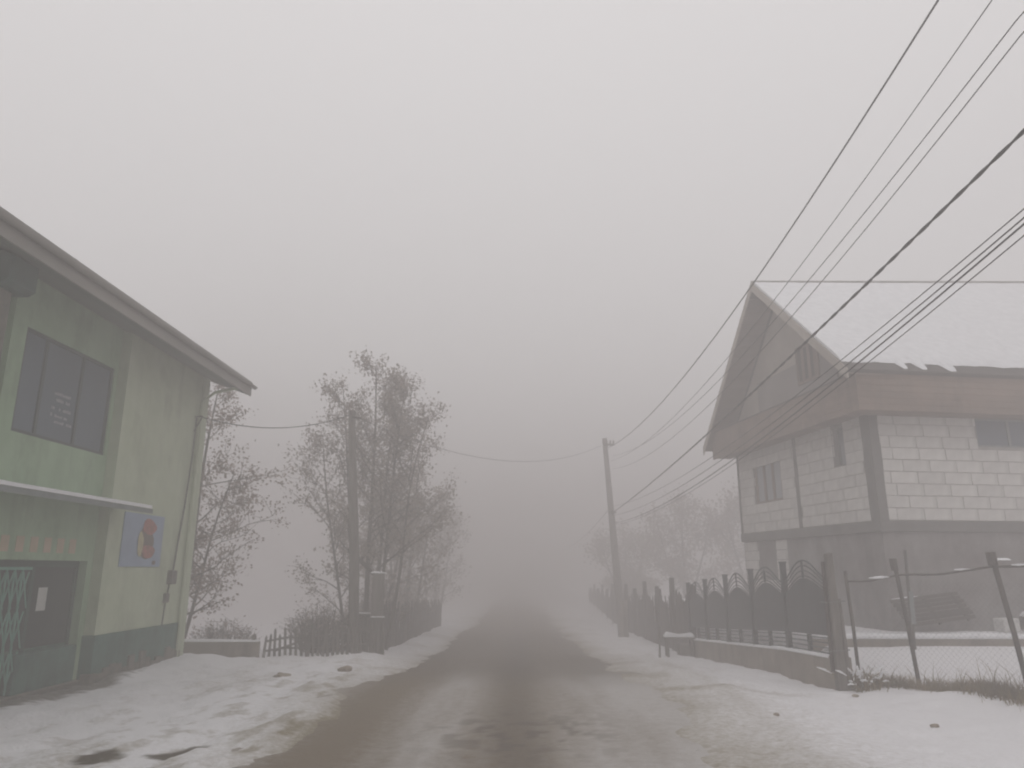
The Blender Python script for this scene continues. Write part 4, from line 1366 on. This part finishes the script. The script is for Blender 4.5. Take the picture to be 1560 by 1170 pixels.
# ------------------------------------------------------------------ poles and wires
up = thing('concrete_utility_pole', 'tapered concrete utility pole leaning over the right verge in fog', 'utility pole', (4.42, 33.0, gz(4.4, 33)))
pb, ptop = Vector((0, 0, -0.3)), Vector((3.89 - 4.42, 0, 7.49 - gz(4.4, 33)))
MB().tube([pb, pb.lerp(ptop, 0.3), ptop], [0.19, 0.165, 0.105], 8).build('shaft', 'pole', up)
MB().tube([(0.03, 0, -0.4), (0.02, 0, 1.5)], 0.22, 8).build('foot', 'wallconc', up)
hp_ = pb.lerp(ptop, 0.965)
MB().box((hp_.x - 0.12, -0.16, hp_.z - 0.04), (hp_.x + 0.40, -0.10, hp_.z + 0.05)).build('crossarm', 'rust', up)
for x in (-0.08, 0.06, 0.22, 0.36):
    MB().tube([(hp_.x + x, -0.13, hp_.z + 0.05), (hp_.x + x, -0.13, hp_.z + 0.10), (hp_.x + x, -0.13, hp_.z + 0.2)], [0.02, 0.05, 0.025], 7).build('insulator', 'ceramic', up)
hc = pb.lerp(ptop, 0.625)
MB().tube([(hc.x - 0.16, -0.14, hc.z), (hc.x + 0.2, -0.14, hc.z)], 0.04, 6).tube([(hc.x + 0.02, -0.15, hc.z - 0.12), (hc.x + 0.02, -0.15, hc.z + 0.10)], 0.05, 6).build('cable_clamp', 'rust', up)

wp = thing('wooden_utility_pole', 'dark wooden utility pole in front of the many stemmed tree', 'utility pole', (-3.95, 18.5, gz(-3.95, 18.5)))
zt = 5.72 - gz(-3.95, 18.5)
MB().tube([(0.05, 0, -0.3), (-0.06, 0, zt * 0.4), (-0.31, 0, zt)], [0.135, 0.12, 0.085], 9).build('shaft', 'grey_wood', wp)
MB().tube([(-0.31, -0.09, zt - 0.15), (-0.31, -0.16, zt - 0.15), (-0.31, -0.16, zt - 0.02)], [0.012, 0.012, 0.03], 6).build('insulator', 'ceramic', wp)
MB().tube([(-0.25, -0.10, zt - 0.18), (-0.03, -0.10, zt - 0.22)], 0.03, 5).build('cable_clamp', 'rust', wp)


def wire(label, pts, r, group='overhead wires along the road', knots=False, sides=5, m='cable'):
    t = MB().tube(pts, r, sides)
    o = t.build('overhead_wire', m, None)
    return tag(o, label, 'wire', group)


WD = {  # far end X, radius, quadratic fit of height against distance, label
    'A': (3.95, 0.013, (0.005, -0.236, 9.366), 'topmost heavy wire rising from the pole head'),
    'B': (4.10, 0.0065, (0.005, -0.227, 8.503), 'thin wire second from the top beside the heavy wire'),
    'C': (4.25, 0.0065, (0.005, -0.199, 7.840), 'thin wire third from the top crossing the gable peak'),
    'D': (4.20, 0.0065, (0.005, -0.215, 7.758), 'thin wire fourth from the top just under its twin'),
    'E': (4.13, 0.019, (0.0012, -0.106, 6.363), 'thick twisted cable alone between two wire bundles'),
    'F1': (4.13, 0.0065, (0.003, -0.140, 5.815), 'uppermost wire of the low bundle crossing the eaves'),
    'F2': (4.14, 0.008, (0.003, -0.152, 5.813), 'second wire of the low bundle crossing the eaves'),
    'F3': (4.14, 0.010, (0.003, -0.163, 5.827), 'third and thickest wire of the low bundle'),
    'F4': (4.14, 0.0065, (0.003, -0.162, 5.720), 'lowest wire of the low bundle crossing the eaves')}
for k, (xf, r, c, lab) in WD.items():
    s = (xf - 4.7) / 26
    pts = []
    for y in list(np.linspace(-10, 5, 5)) + list(np.linspace(6, 32.9, 28)):
        q = lambda a: c[0] * a * a + c[1] * a + c[2]
        z = q(y) if y >= 6 else q(6) + (q(6) - q(7)) * 0.35 * (6 - y)
        pts.append((4.7 + s * (y - 7), y, z))
    if k == 'E':                                               # two strands twisted together
        t = MB()
        fine = []
        for a, b_ in zip(pts[:-1], pts[1:]):
            for i in range(10):
                fine.append(Vector(a).lerp(Vector(b_), i / 10))
        for ph in (0, math.pi):
            t.tube([p + Vector((math.cos(i * 0.9 + ph), 0, math.sin(i * 0.9 + ph))) * 0.009 for i, p in enumerate(fine)], 0.0125, 5)
        tag(t.build('overhead_wire', 'cable'), lab, 'wire', 'overhead wires along the road')
    else:
        wire(lab, pts, r)


def sag(a, b, d, n=16):
    a, b = Vector(a), Vector(b)
    return [a.lerp(b, i / n) - Vector((0, 0, d * 4 * (i / n) * (1 - i / n))) for i in range(n + 1)]


wire('single wire sagging across the road between the two poles', sag((-4.26, 18.4, 5.60), (3.72, 32.9, 7.15), 0.95), 0.008, 'service wires')
wire('service cable from the wooden pole to the green shop wall', sag((-4.26, 18.35, 5.58), (-6.74, 15.45, 4.93), 0.28), 0.011, 'service wires')
wire('faint far wire running on from the pole into fog', sag((4.05, 33.1, 4.40), (3.9, 72, 3.6), 0.5), 0.012, 'wires beyond the pole')

# ------------------------------------------------------------------ clods on the snow
CL = [(-4.2, 13.97, 0.12, 'brown frozen clod on snow in front of the picket fence'), (-3.3, 14.88, 0.14, 'ragged brown clod on snow nearer the wooden gate'),
      (4.79, 9.25, 0.045, 'flat dark clod on open snow near the wire fence'), (3.16, 9.80, 0.04, 'small grey clod on snow right of the road'),
      (4.80, 11.35, 0.045, 'tiny dark clod below the timber post')]
for i, (x, y, r, lab) in enumerate(CL):
    rr = random.Random(i + 3)
    bm = bmesh.new()
    bmesh.ops.create_icosphere(bm, subdivisions=2, radius=r)
    for v_ in bm.verts:
        k = 1 + rr.uniform(-0.35, 0.30)
        v_.co = Vector((v_.co.x * k * 1.15, v_.co.y * k * 0.9, v_.co.z * k * 0.55))
    me = bpy.data.meshes.new('clod')
    bm.to_mesh(me)
    bm.free()
    me.materials.append(M['clod'])
    tag(link('frozen_clod', me, None, (x, y, gz(x, y) + r * 0.18), i * 1.3), lab, 'clod')

# ------------------------------------------------------------------ fog
hm = bpy.data.materials.new('fog_volume')
hm.use_nodes = True
t = hm.node_tree
t.nodes.clear()
pv = t.nodes.new('ShaderNodeVolumePrincipled')
pv.inputs['Color'].default_value = (*FOG_COLOR, 1)
pv.inputs['Density'].default_value = FOG_DENSITY
pv.inputs['Anisotropy'].default_value = 0.0
om = t.nodes.new('ShaderNodeOutputMaterial')
t.links.new(pv.outputs[0], om.inputs['Volume'])
hz = MB().box((-150, -60, -6.0), (150, 170, 10.8)).build('haze', hm)
hz['kind'] = 'stuff'
hz['label'] = 'pale grey fog filling the whole street'
